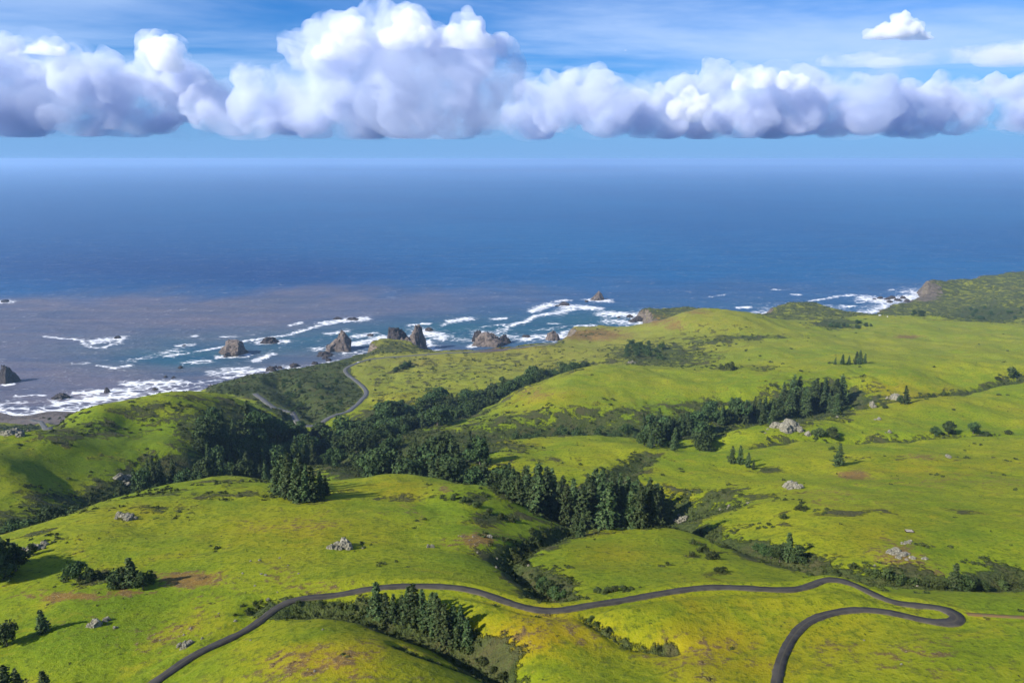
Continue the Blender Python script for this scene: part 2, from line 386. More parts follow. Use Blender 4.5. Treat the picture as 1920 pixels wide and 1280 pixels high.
# ------------------------------------------------------------------ roads bedded into the land
def smooth1(a, k):
    p = np.pad(a, (k, k), mode='edge'); c = np.ones(2 * k + 1) / (2 * k + 1); return np.convolve(p, c, 'valid')
ROADS = {}
def bed_road(name, pix, width, k=8, step=1.0, extra=()):
    global Z
    P = UV(pix) if pix and len(pix[0]) == 2 else np.array(pix, float)
    if len(extra): P = np.vstack([P, extra])
    Q = catmull(P[:, :2], step); Q[1:-1] = np.column_stack([smooth1(Q[:, 0], 5), smooth1(Q[:, 1], 5)])[1:-1]; z = smooth1(H(Q[:, 0], Q[:, 1]), k)
    Q = np.column_stack([Q, z]); ROADS[name] = (Q, width)
    m = width * 2.2 + 3; s = near_box(Q, m); px, py = GX[s], GY[s]
    best = np.full(px.shape, 1e9); zz = np.zeros(px.shape)
    for i in range(0, len(Q) - 1):
        ax, ay, az = Q[i]; bx, by, bz = Q[i + 1]; ex, ey = bx - ax, by - ay; L = ex * ex + ey * ey + 1e-9
        t = np.clip(((px - ax) * ex + (py - ay) * ey) / L, 0, 1); d2 = (px - ax - t * ex) ** 2 + (py - ay - t * ey) ** 2
        c = d2 < best; best = np.where(c, d2, best); zz = np.where(c, az + t * (bz - az), zz)
    d = np.sqrt(best); f = 1 - sstep(width * 0.75 + 0.3, width * 2.0 + 2.0, d)
    Z[s] = Z[s] * (1 - f) + (zz - 0.16) * f
bed_road('farm_track', [(255,1300),(290,1278),(345,1240),(400,1206),(470,1166),(540,1137),(640,1108),(700,1100),(780,1098),(860,1103),(920,1115),(980,1132),(1040,1146),(1080,1143),(1150,1127),(1240,1110),(1330,1103),(1420,1100),(1500,1097),(1555,1098),(1600,1105),(1680,1124),(1740,1135),(1788,1145),(1808,1154),(1804,1163),(1785,1166),(1760,1164),(1700,1154),(1640,1143),(1590,1142),(1540,1153),(1502,1176),(1474,1215),(1461,1250),(1455,1282),(1450,1310)], 2.3, k=18)
bed_road('ranch_lane', [(1812,1151),(1860,1153),(1920,1156),(2000,1158)], 1.2)
bed_road('highway', [(556,788),(562,797),(580,801),(600,794),(625,781),(650,769),(675,753),(687,740),(684,728),(666,713),(650,700),(646,692),(654,685),(690,675),(760,668),(870,659),(960,655),(1040,645)], 7.0, k=10, step=4.0)
bed_road('highway_bend', [(478,739),(495,750),(510,763),(530,770),(546,773),(556,788)], 7.0, k=8, step=4.0)
bed_road('beach_road', [(58,787),(70,791),(82,797),(90,804)], 7.0, k=6, step=4.0)
bed_road('parking_loop', [(886,661),(905,657),(930,655),(952,653),(957,655),(950,657),(925,658),(900,660)], 7.0, k=6, step=4.0)

# ------------------------------------------------------------------ what grows where, plus painted foreground shade (attributes on the land)
GU, GV = project(GX, GY, Z)
def ell(u, v, ru, rv): return np.exp(-((GU - u) / ru) ** 2 - ((GV - v) / rv) ** 2)
def poly(P, soft=8):
    P = np.array(P, float); d = seg_dist(GU, GV, np.vstack([P, P[:1]])); i = inside(GU, GV, P)
    return sstep(-soft, soft, np.where(i, d, -d))
nz = fbm2(GX / 30, GY / 30, 4) ; nz2 = fbm2(GX / 9 + 3, GY / 9, 3)
scr = np.zeros_like(GX)
def S(x): 
    global scr
    scr = np.maximum(scr, x)
landward = (GY < 1400)
S(1.0 * poly([(380,738),(400,715),(480,690),(560,672),(640,664),(690,650),(700,664),(655,684),(660,700),(688,745),(640,772),(600,796),(540,794),(500,770),(470,745)]) * (GY > 700))
S(1.0 * poly([(-200,795),(110,798),(95,815),(0,866),(-200,900)]) * (GY > 560))
S(0.72 * poly([(310,785),(420,745),(560,785),(590,830),(560,880),(400,870),(330,825)], 20) * (GY > 420) * (GY < 800))
S(0.45 * poly([(60,800),(300,735),(450,738),(430,790),(250,800),(80,850)], 15) * (GY > 400) * (GY < 760))
for k, w_, s_ in [('left',30,1.0),('main',36,1.0),('ravine',60,1.05),('bay',46,1.0),('creek',8,1.0),('front',6,0.95),('ditch',1.6,0.66),('right',11,0.95),('upper',11,0.7),('thin',10,0.85),('hgully',11,1.0),('fold',1.6,0.8)]:
    dd = dist_to(LINES[k], 4 * w_); S(s_ * np.exp(-(dd / w_) ** 2 * 0.7))
S(0.95 * poly([(1120,930),(1135,895),(1200,853),(1216,857),(1196,884),(1202,908),(1252,930),(1235,962),(1160,940)], 5) * (GY > 320) * (GY < 540))
S(0.85 * poly([(590,815),(700,800),(840,800),(960,815),(900,860),(960,905),(800,890),(650,900),(590,880)], 16) * (GY > 345) * (GY < 720))
S(0.6 * poly([(820,800),(960,770),(1200,760),(1320,745),(1600,735),(1600,790),(1380,812),(1200,812),(960,822)], 14) * (GY > 560))
S(0.50 * ell(180, 800, 160, 30) * (GY > 380)); S(0.45 * ell(1130, 890, 120, 16) * (GY > 330)); S(0.5 * ell(1380, 690, 110, 8)); S(0.42 * ell(300, 960, 130, 16)); S(0.40 * ell(700, 935, 90, 10)); S(0.40 * ell(1580, 960, 130, 9)); S(0.38 * ell(1650, 860, 150, 7)); S(0.42 * ell(1830, 860, 60, 6)); S(0.42 * ell(1420, 985, 110, 7)); S(0.45 * ell(420, 925, 140, 9)); S(0.4 * ell(1250, 1060, 70, 12)); S(0.42 * ell(450, 1130, 100, 5)); S(0.36 * ell(1000, 860, 120, 14))
S(0.7 * ell(900, 838, 110, 26) * (GY > 440) * (GY < 760)); S(0.62 * ell(640, 850, 60, 35) * (GY > 420)); S(0.6 * ell(720, 835, 90, 30) * (GY > 400))
S(0.85 * ell(1235, 665, 120, 30) * (GY > 950) * (GY < 1330)); S(0.62 * ell(1080, 690, 90, 18) * (GY > 950)); S(0.8 * ell(1410, 632, 95, 6)); S(0.65 * ell(1330, 640, 70, 14))
S(0.95 * ell(1568, 606, 52, 13) * (GY > 1390)); S(0.55 * ell(1500, 585, 60, 16) * (GY > 1600)); S(0.95 * ell(1850, 588, 110, 26) * (GY > 1500)); S(0.6 * ell(1700, 575, 80, 14) * (GY > 1650))
S(0.75 * ell(930, 970, 60, 14) * (GY < 330)); S(0.7 * ell(880, 932, 50, 16) * (GY < 330)); S(0.6 * ell(560, 925, 70, 22)); S(0.5 * ell(330, 925, 110, 14)); S(0.45 * ell(440, 905, 120, 12))
S(0.6 * ell(1510, 745, 110, 35)); S(0.55 * ell(1300, 800, 120, 30) * (GY > 540)); S(0.55 * ell(1500, 815, 40, 8)); S(0.62 * ell(1440, 880, 35, 10) )
S(0.5 * ell(1310, 1040, 25, 22)); S(0.45 * ell(1350, 1075, 30, 8)); S(0.5 * ell(1140, 1105, 60, 10)); S(0.5 * ell(1650, 1075, 60, 12)); S(0.5 * ell(1900, 1125, 50, 9)); S(0.5 * ell(60, 1000, 90, 16)); S(0.55 * ell(180, 1085, 80, 16)); S(0.4 * ell(700, 1060, 60, 9)); S(0.35 * ell(1800, 960, 50, 10))
S(0.34 * poly([(680,670),(960,650),(1060,645),(1060,690),(900,720),(700,780)], 20) * (GY > 760)); S(0.28 * poly([(1180,640),(1320,600),(1420,610),(1400,650),(1200,660)], 20))
S(0.6 * poly([(680,665),(720,640),(800,648),(840,660),(700,668)], 6) * (GY > 1280)); S(0.4 * ell(1120, 625, 70, 10) * (GY > 1450))
S(0.62 * sstep(1600, 1720, GY)); S(0.55 * sstep(1560, 1660, GY) * (GU > 1380)); S(0.52 * poly([(690,668),(720,636),(800,645),(900,645),(1060,636),(1060,646),(960,656),(800,664)], 5) * (GY > 1240))
earth = np.zeros_like(GX)
for u, v, a, b, s_ in [(350,1085,62,16,1.1),(130,1118,95,9,.95),(240,1112,60,9,.8),(895,1008,48,17,.95),(840,1020,25,14,.5),(1600,890,34,9,1.1),(1285,968,20,10,.9),(1690,1035,50,26,.75),(1750,1075,35,14,.6),(1702,631,30,4.5,.8),(1730,856,40,7,.7),(310,872,22,7,.5),(834,917,14,7,.7),(1310,955,30,25,.4),(620,1090,70,18,.3),(520,1080,60,20,.35),(1000,735,60,16,.5),(780,680,60,10,.45),(1265,610,25,12,.7),(1310,585,30,8,.55),(1920,705,30,10,.5),(1110,627,75,13,1.0),(880,652,140,6,.95),(740,652,60,11,.6),(1225,596,45,14,.9),(460,1150,90,18,.25),(1700,1245,60,12,.3),(1480,790,30,14,.6),(650,1238,170,45,.46),(600,1100,90,26,.38),(1010,1195,170,50,.33),(420,1110,120,30,.34),(300,1180,160,40,.28),(1350,1220,200,50,.30),(760,960,70,20,.30),(560,985,120,24,.30),(1650,1230,200,40,.28),(1560,930,160,30,.28),(1780,900,140,24,.32),(1900,540,40,10,.6)]:
    earth = np.maximum(earth, s_ * ell(u, v, a, b))
yel = np.zeros_like(GX)
for u, v, a, b, s_ in [(1010,1190,150,55,1.0),(1350,1210,170,60,.75),(650,1235,170,50,.75),(1250,945,60,40,.7),(1330,1135,160,24,.55),(1680,735,90,25,.7),(560,1000,140,30,.5),(430,1170,120,30,.3),(1550,1200,120,60,.45),(740,915,70,22,.65),(1000,745,70,22,.5),(750,760,80,25,.5),(1050,690,60,14,.5),(250,960,60,14,.5),(1640,1010,120,40,.4),(1750,880,150,30,.45),(1150,1040,110,30,.4),(950,830,80,14,.35),(1400,1250,200,40,.6),(900,660,200,16,.5),(1300,600,60,16,.4)]:
    yel = np.maximum(yel, s_ * ell(u, v, a, b))
deep = 0.42 * sstep(960, 1250, GV) * (1 - 0.55 * sstep(900, 1500, GU))  # foreground dimming painted into the grass; patches below add richer greens too
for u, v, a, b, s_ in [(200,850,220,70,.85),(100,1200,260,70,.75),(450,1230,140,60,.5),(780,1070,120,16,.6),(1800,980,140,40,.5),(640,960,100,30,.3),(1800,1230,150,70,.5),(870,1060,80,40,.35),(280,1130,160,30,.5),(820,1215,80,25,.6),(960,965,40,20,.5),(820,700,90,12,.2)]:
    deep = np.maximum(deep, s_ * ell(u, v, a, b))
rockm = np.where(far, (1 - sstep(6, 42, SD)) * sstep(-30, -5, SD), 0)
gy_, gx_ = np.gradient(Z); 
slope = np.hypot(np.gradient(Z, axis=1) / (np.gradient(GX, axis=1)), np.gradient(Z, axis=0) / np.gradient(GY, axis=0))
rockm = np.where(far & (SD < 130), np.maximum(rockm * 0.7, sstep(0.55, 1.1, slope)), 0)
rockm = np.maximum(rockm, ell(1735, 545, 34, 22) * (GY > 2000) * 1.2)
dry = np.clip(sstep(620, 1250, GY) * (0.95 - 0.55 * sstep(1150, 1500, GU)) + 0.5 * sstep(1500, 1800, GY), 0, 1)
sandm = bea * (1 - sstep(60, 78, SD))
scr = np.clip(scr + 0.0 * nz, 0, 1)

idx = np.arange(NA * NB).reshape(NB, NA)
F = np.stack([idx[:-1, :-1].ravel(), idx[:-1, 1:].ravel(), idx[1:, 1:].ravel(), idx[1:, :-1].ravel()], 1)
keep = (SD > -120).ravel()[F].any(axis=1)
F = F[keep]
used = np.zeros(NA * NB, bool); used[F.ravel()] = True
remap = np.cumsum(used) - 1
Vv = np.stack([GX.ravel(), GY.ravel(), Z.ravel()], 1)[used]
me = mesh_np('terrain', Vv, remap[F])
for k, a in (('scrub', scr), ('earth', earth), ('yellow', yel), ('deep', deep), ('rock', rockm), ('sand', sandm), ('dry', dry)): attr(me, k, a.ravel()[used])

def grass_material():
    m = N('hill_grass'); p = m.pos()
    flat = m.n('ShaderNodeVectorMath', {0: p, 1: (1, 1, 0.25)}, operation='MULTIPLY').outputs[0]
    n1 = m.noise(flat, 0.011, 5, 0.6); n2 = m.noise(flat, 0.06, 5, 0.65, 0.6); n3 = m.noise(flat, 0.45, 4, 0.7); n4 = m.noise(flat, 1.7, 3, 0.7)
    st = m.n('ShaderNodeMapping', {0: flat, 'Rotation': (0, 0, 0.5), 'Scale': (0.10, 0.9, 1)}).outputs[0]
    n5 = m.noise(st, 0.5, 4, 0.6)
    n6 = m.noise(m.n('ShaderNodeMapping', {0: flat, 'Rotation': (0, 0, -0.35), 'Scale': (0.35, 1.0, 1)}).outputs[0], 0.16, 5, 0.68, 0.8)
    n7 = m.noise(flat, 0.9, 5, 0.75)
    lime = m.mix(m.rng(n1, 0.32, 0.68), (0.122, 0.178, 0.0065), (0.205, 0.216, 0.0080))
    c = m.mix(m.math('MULTIPLY', m.attr('deep'), m.rng(n2, 0.25, 0.6, 0.55, 1.0)), lime, (0.060, 0.116, 0.0038))  # deeper green, partly painted shade over the foreground
    ye = m.math('MULTIPLY', m.attr('yellow'), m.rng(n2, 0.25, 0.75, 0.5, 1.3))
    c = m.mix(m.math('MINIMUM', ye, 0.95), c, (0.240, 0.172, 0.0040))
    c = m.mix(m.rng(n2, 0.50, 0.72, 0, 0.65), c, (0.232, 0.212, 0.0100))
    c = m.mix(m.rng(n2, 0.50, 0.28, 0, 0.60), c, (0.075, 0.128, 0.0050))
    c = m.mix(m.rng(n6, 0.56, 0.70, 0, 0.58), c, (0.072, 0.094, 0.0080))
    c = m.mix(m.rng(n6, 0.40, 0.26, 0, 0.55), c, (0.215, 0.160, 0.0120))
    c = m.mix(m.math('MULTIPLY', m.attr('dry'), m.rng(n2, 0.2, 0.8, 0.55, 1.0)), c, (0.190, 0.180, 0.0340))
    c = m.mix(m.rng(n5, 0.56, 0.72, 0, 0.35), c, (0.075, 0.105, 0.007))
    c = m.mix(m.rng(n3, 0.46, 0.66, 0, 0.62), c, (0.058, 0.084, 0.006))
    c = m.mix(m.rng(n7, 0.53, 0.68, 0, 0.75), c, (0.040, 0.062, 0.005))
    c = m.mix(m.rng(n7, 0.42, 0.29, 0, 0.70), c, (0.270, 0.225, 0.020))
    c = m.mix(m.rng(n4, 0.56, 0.72, 0, 0.40), c, (0.235, 0.230, 0.020))
    c = m.mix(m.rng(n4, 0.40, 0.26, 0, 0.45), c, (0.042, 0.062, 0.005))
    # bare ground
    em = m.math('ADD', m.attr('earth'), m.rng(n3, 0.3, 0.7, -0.35, 0.28)); em = m.math('ADD', em, m.rng(n2, 0.3, 0.7, -0.22, 0.22))
    ecol = m.mix(m.rng(n3, 0.4, 0.65), (0.17, 0.095, 0.022), (0.105, 0.068, 0.032))
    ecol = m.mix(m.rng(n4, 0.58, 0.68), ecol, (0.26, 0.22, 0.14))
    c = m.mix(m.rng(em, 0.26, 0.62, 0, 0.92), c, ecol)
    # scrub cover
    sm = m.math('ADD', m.attr('scrub'), m.rng(n2, 0.25, 0.75, -0.42, 0.42)); sm = m.math('ADD', sm, m.rng(n3, 0.25, 0.75, -0.16, 0.16))
    scol = m.mix(m.rng(n3, 0.35, 0.65), (0.030, 0.045, 0.012), (0.062, 0.078, 0.022))
    scol = m.mix(m.rng(n2, 0.45, 0.7), scol, (0.070, 0.066, 0.026))
    scol = m.mix(m.rng(n4, 0.55, 0.7, 0, 0.6), scol, (0.085, 0.12, 0.02))
    c = m.mix(m.rng(sm, 0.40, 0.62), c, scol)
    # rock of the cliffs
    up = m.n('ShaderNodeVectorMath', {0: p, 1: (0.08, 0.08, 0.22)}, operation='MULTIPLY').outputs[0]
    nr = m.noise(up, 1.0, 6, 0.68, 0.8)
    rm = m.math('ADD', m.attr('rock'), m.rng(nr, 0.3, 0.7, -0.3, 0.3))
    rcol = m.mix(m.rng(nr, 0.35, 0.62), (0.085, 0.066, 0.050), (0.185, 0.150, 0.115))
    rcol = m.mix(m.rng(n2, 0.5, 0.7), rcol, (0.13, 0.115, 0.055))
    c = m.mix(m.rng(rm, 0.38, 0.66), c, rcol)
    sn = m.mix(m.rng(n3, 0.3, 0.7), (0.095, 0.080, 0.074), (0.135, 0.112, 0.100))
    c = m.mix(m.rng(m.attr('sand'), 0.3, 0.7), c, sn)
    h = m.math('ADD', m.math('MULTIPLY', n3, 0.55), m.math('MULTIPLY', n4, 0.20))
    h = m.math('ADD', h, m.math('MULTIPLY', m.math('MULTIPLY', nr, 7.0), m.rng(rm, 0.38, 0.66)))
    h = m.math('ADD', h, m.math('MULTIPLY', m.math('MULTIPLY', n3, 2.6), m.rng(sm, 0.40, 0.62)))
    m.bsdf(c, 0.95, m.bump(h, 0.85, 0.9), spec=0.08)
    return m.m
terrain = add('terrain', me, grass_material(), kind='structure')

# road strips
def ribbon(name, Q, width, lift, mat, camber=0.04, taper=None):
    T = np.gradient(Q[:, :2], axis=0); T /= np.linalg.norm(T, axis=1)[:, None] + 1e-9
    Nn = np.stack([-T[:, 1], T[:, 0]], 1); k = np.array([-1.0, -0.94, 0.0, 0.94, 1.0]); dz = np.array([-0.30, 0.0, camber, 0.0, -0.30])
    wv = width / 2 * (np.ones(len(Q)) if taper is None else taper) * (1 + 0.05 * np.sin(np.arange(len(Q)) * 0.7) + 0.04 * np.random.default_rng(1).normal(size=len(Q)))
    V = np.concatenate([np.column_stack([Q[:, :2] + Nn * (wv * kk)[:, None], Q[:, 2] + lift + d]) for kk, d in zip(k, dz)])
    m_ = len(Q); Fs = []
    for r in range(4):
        i = np.arange(m_ - 1) + r * m_; Fs.append(np.stack([i, i + 1, i + 1 + m_, i + m_], 1)[:, ::-1])
    me = mesh_np(name, V, np.concatenate(Fs)); 
    attr(me, 'across', np.concatenate([np.full(m_, kk) for kk in k]))
    return me
def road_material(name, c1, c2, edge):
    m = N(name); p = m.pos(); a = m.noise(p, 0.35, 5, 0.65); b = m.noise(p, 3.0, 3, 0.6)
    c = m.mix(m.rng(a, 0.35, 0.65), c1, c2)
    ac = m.math('ABSOLUTE', m.attr('across')); 
    c = m.mix(m.rng(m.math('ADD', ac, m.rng(a, 0.3, 0.7, -0.12, 0.12)), 0.84, 0.97, 0, 0.8), c, edge)
    c = m.mix(m.rng(m.math('ADD', ac, m.rng(a, 0.3, 0.7, -0.1, 0.1)), 0.16, 0.05, 0, 0.35), c, edge)
    m.bsdf(c, 0.9, m.bump(b, 0.03), spec=0.15); return m.m
asph = road_material('worn_asphalt', (0.030, 0.028, 0.026), (0.050, 0.046, 0.040), (0.085, 0.075, 0.045))
asph2 = road_material('highway_asphalt', (0.060, 0.062, 0.066), (0.085, 0.086, 0.088), (0.17, 0.16, 0.12))
dirt = road_material('red_dirt', (0.13, 0.075, 0.030), (0.10, 0.075, 0.035), (0.12, 0.11, 0.03))
lot = road_material('dark_red_gravel', (0.060, 0.036, 0.038), (0.085, 0.055, 0.055), (0.12, 0.09, 0.07))
Qf, wf = ROADS['farm_track']; uf = project(Qf[:, 0], Qf[:, 1], Qf[:, 2])[0]
me_f = ribbon('farm_track', Qf, wf, 0.06, asph, taper=1 + 0.55 * sstep(1745, 1795, uf)); add('farm_track', me_f, asph, kind='structure')
add('ranch_lane', ribbon('ranch_lane', *ROADS['ranch_lane'], 0.03, dirt), dirt, kind='structure')
add('highway', ribbon('highway', *ROADS['highway'], 0.10, asph2), asph2, kind='structure')
add('highway_bend', ribbon('highway_bend', *ROADS['highway_bend'], 0.06, asph2), asph2, kind='structure')
add('beach_road', ribbon('beach_road', *ROADS['beach_road'], 0.06, asph2), asph2, kind='structure')
add('parking_loop', ribbon('parking_loop', *ROADS['parking_loop'], 0.12, lot), lot, kind='structure')

# ------------------------------------------------------------------ the sea
wa = np.linspace(-1.45, 1.45, 561); wy = np.concatenate([np.linspace(700, 2450, 560), np.exp(np.linspace(math.log(2460), math.log(58000), 260))])
WA, WY = np.meshgrid(wa, wy); WX = WA * WY
WU, WV = project(WX, WY, np.zeros_like(WX))
def wst(P, w_, s_=1.0):             # a streak of foam along a line on the water
    P = np.array(P, float); d = np.full(WU.shape, 1e9)
    for i in range(max(1, len(P) - 1)):
        ax, ay = P[i]; bx, by = P[min(i + 1, len(P) - 1)]; ex, ey = (bx - ax), (by - ay) * 3.2; L = ex * ex + ey * ey + 1e-9
        px = WU - ax; py = (WV - ay) * 3.2; t = np.clip((px * ex + py * ey) / L, 0, 1)
        d = np.minimum(d, (px - t * ex) ** 2 + (py - t * ey) ** 2)
    return s_ * np.exp(-d / (w_ * w_))
foam = np.zeros_like(WX)
STREAKS = [([(0,768),(55,766)],5,.9),([(30,742),(85,741)],4,.8),([(0,757),(45,755)],6,.5),([(110,758),(200,746),(250,738)],16,.95),([(150,738),(260,729)],14,.8),([(60,772),(200,760)],10,.6),([(240,720),(330,716)],13,.9),([(215,730),(330,722)],10,.5),
 ([(85,631),(150,637),(165,650),(190,653),(215,645),(230,635)],5,.75),([(175,640),(225,634)],11,.95),([(180,685),(215,690),(245,685)],5,.75),([(140,682),(170,680)],6,.35),([(245,676),(300,664),(345,650)],9,.42),([(310,668),(350,662)],6,.6),([(335,648),(360,646)],6,.9),([(360,630),(368,629)],4,.9),([(415,631),(440,631)],4,.7),([(365,660),(420,650)],5,.6),([(320,660),(340,658)],8,.5),([(350,680),(390,677)],8,.7),
 ([(410,670),(465,665)],8,.9),([(420,692),(470,690)],7,.7),([(480,676),(510,664)],8,.8),([(485,642),(535,640)],9,.95),([(455,640),(540,628),(600,610),(640,603)],5,.85),([(605,606),(655,600),(685,597)],9,1.0),([(545,610),(565,604)],5,.8),([(400,700),(470,696),(550,690)],12,.75),([(300,722),(400,714),(480,700)],9,.55),([(570,690),(640,676)],9,.45),
 ([(590,655),(640,650)],10,.6),([(620,626),(650,620)],7,.7),([(655,648),(690,640),(720,632)],11,.95),([(665,632),(700,626)],9,.85),([(640,662),(680,660)],6,.5),([(770,610),(800,607)],6,.95),([(790,622),(830,632)],17,.9),([(800,640),(815,655)],10,.8),([(760,630),(800,615)],9,.4),([(845,602),(882,597)],8,1.0),([(830,610),(850,603)],5,.7),([(928,598),(946,597)],5,1.1),([(840,635),(900,640)],10,.5),([(885,650),(900,643)],8,.9),([(900,625),(960,632)],16,.6),([(920,630),(945,618)],10,.6),([(905,612),(950,608)],5,.5),
 ([(950,612),(985,603),(1005,592),(1040,587),(1075,580)],6,.95),([(1000,583),(1030,571),(1080,575),(1120,579)],9,1.05),([(1050,586),(1060,576)],12,.8),([(1040,565),(1065,563)],5,.8),([(1105,562),(1140,564)],8,.95),([(1130,588),(1200,592)],12,1.0),([(1140,602),(1185,606)],15,.62),([(985,635),(1010,632),(1050,630)],13,.85),([(1030,630),(1060,622)],8,.7),([(1000,620),(1060,612)],6,.35),([(1080,612),(1110,610)],6,.8),([(1030,607),(1050,607)],4,.6),
 ([(1386,577),(1405,576)],5,1.1),([(1330,557),(1360,552)],3,.6),([(1448,543),(1460,543)],3,.7),([(1485,552),(1500,553)],4,.9),([(1520,564),(1550,560),(1565,556),(1600,553)],4,.75),([(1590,553),(1640,556)],5,.6),([(1620,560),(1660,565),(1710,556)],13,1.0),([(1690,548),(1715,546)],6,.8),([(1585,576),(1600,574)],4,.95),([(1575,573),(1590,574)],3,.8),([(1604,568),(1618,567)],3,.8),([(1420,590),(1445,585)],9,.8),([(1400,590),(1425,582)],5,.6),([(1560,590),(1630,584)],6,.8),([(1668,544),(1676,543)],3,.7),([(1790,540),(1830,541)],3,.7),([(0,566),(20,565)],7,1.0),([(5,722),(25,720)],5,.8),([(95,750),(125,748)],6,.5)]
for P_, w_, s_ in STREAKS: foam = np.maximum(foam, wst(P_, w_ * 1.3, s_))
csel = (WY > 1000) & (WY < 2500) & (np.abs(WX) < 2000)
CD = np.full(WX.shape, 1e4); CD[csel] = seg_dist(WX[csel], WY[csel], crf)
foam = np.maximum(foam, 0.9 * np.exp(-(CD / 14) ** 2)); foam = np.maximum(foam, 0.40 * np.exp(-(CD / 55) ** 2))
Rk = lambda u, v, a, b: np.exp(-((WU - u) / a) ** 2 - ((WV - v) / b) ** 2)
wn = fbm2(WX / 260, WY / 420, 4)
edge = 552 - 0.02 * WU + 26 * sstep(500, 1300, WU) * 0 + 20 * wn
sed = sstep(-14, 26, WV - edge) * (1 - 0.75 * sstep(450, 1250, WU + 120 * wn))
turq = np.clip(Rk(310, 668, 150, 30) * 1.1 + Rk(560, 640, 170, 30) * .9 + Rk(900, 620, 220, 28) * 1.1 + Rk(1120, 600, 120, 20) * .9 + Rk(1450, 580, 200, 18) * .5, 0, 1)
cloud_shade = np.clip(Rk(180, 500, 420, 48) + Rk(560, 515, 200, 30) * .6 + Rk(100, 400, 300, 50) * .5 + Rk(500, 340, 300, 25) * .3, 0, 1)  # cloud shadow on the sea, painted as darker blue
idx = np.arange(WX.size).reshape(WX.shape)
Fw = np.stack([idx[:-1, :-1].ravel(), idx[:-1, 1:].ravel(), idx[1:, 1:].ravel(), idx[1:, :-1].ravel()], 1)
# breaking crests stand a little above the swell
wz = 1.1 * np.clip(foam, 0, 1) * np.exp(-((CD - 60) / 200) ** 2) * (1 + fbm2(WX / 12, WY / 30, 2)) * (CD > 12)
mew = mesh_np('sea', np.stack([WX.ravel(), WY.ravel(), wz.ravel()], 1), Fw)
for k, a in (('foam', foam), ('sed', sed), ('turq', turq), ('cloud_shade', cloud_shade)): attr(mew, k, a)
def sea_material():
    m = N('sea_water'); p = m.pos()
    q = m.n('ShaderNodeVectorMath', {0: p, 1: (0.55, 1, 1)}, operation='MULTIPLY').outputs[0]
    n1 = m.noise(q, 0.004, 5, 0.6); n2 = m.noise(q, 0.022, 5, 0.62); n3 = m.noise(q, 0.11, 4, 0.65)
    far_ = m.noise(m.n('ShaderNodeVectorMath', {0: p, 1: (0.3, 0.35, 1)}, operation='MULTIPLY').outputs[0], 0.0012, 5, 0.55)
    c = m.mix(m.rng(far_, 0.35, 0.65), (0.0015, 0.058, 0.165), (0.003, 0.076, 0.190))
    c = m.mix(m.attr('cloud_shade'), c, (0.001, 0.032, 0.120))  # shadowed water put into the base colour
    sc_ = m.mix(m.rng(n1, 0.3, 0.7), (0.122, 0.100, 0.114), (0.084, 0.084, 0.108))
    c = m.mix(m.math('MULTIPLY', m.attr('sed'), m.rng(n2, 0.2, 0.8, 0.8, 1.0)), c, sc_)
    c = m.mix(m.math('MULTIPLY', m.attr('turq'), m.rng(n1, 0.25, 0.6, 0.35, 1.0)), c, (0.014, 0.070, 0.100))
    sw = m.noise(m.n('ShaderNodeMapping', {0: p, 'Rotation': (0, 0, 0.12), 'Scale': (0.16, 1.0, 1)}).outputs[0], 0.016, 6, 0.62, 0.3)
    c = m.mix(m.rng(sw, 0.40, 0.72, 0.0, 0.38), c, (0.002, 0.032, 0.095)); c = m.mix(m.rng(sw, 0.42, 0.25, 0.0, 0.30), c, (0.05, 0.13, 0.20))
    # foam lace
    v1 = m.n('ShaderNodeTexVoronoi', {'Vector': m.n('ShaderNodeVectorMath', {0: q, 1: m.n('ShaderNodeVectorMath', {0: m.n('ShaderNodeTexNoise', {'Vector': q, 'Scale': 0.06, 'Detail': 3}).outputs['Color'], 'Scale': 16.0}, operation='SCALE').outputs[0]}, operation='ADD').outputs[0], 'Scale': 0.085}, feature='DISTANCE_TO_EDGE').outputs['Distance']
    lace = m.rng(v1, 0.0, 0.26, 0.42, -0.20)
    f = m.math('ADD', m.attr('foam'), lace); f = m.math('ADD', f, m.rng(n3, 0.25, 0.75, -0.30, 0.22)); f = m.math('ADD', f, m.rng(n2, 0.25, 0.75, -0.16, 0.16))
    fm = m.rng(f, 0.42, 1.0)
    spk = m.math('MULTIPLY', m.rng(n3, 0.66, 0.72), m.math('MULTIPLY', m.attr('turq'), 0.5))
    fm = m.math('MAXIMUM', fm, spk)
    c = m.mix(fm, c, (0.62, 0.63, 0.65))
    h = m.math('ADD', m.math('MULTIPLY', n3, 3.0), m.math('MULTIPLY', n2, 11.0)); h = m.math('ADD', h, m.math('MULTIPLY', sw, 14.0))
    b = m.bsdf(c, m.rng(fm, 0, 1, 0.52, 0.9), m.bump(h, 0.75, 0.9), spec=0.26); b.inputs['IOR'].default_value = 1.33
    return m.m
add('sea', mew, sea_material(), kind='structure')
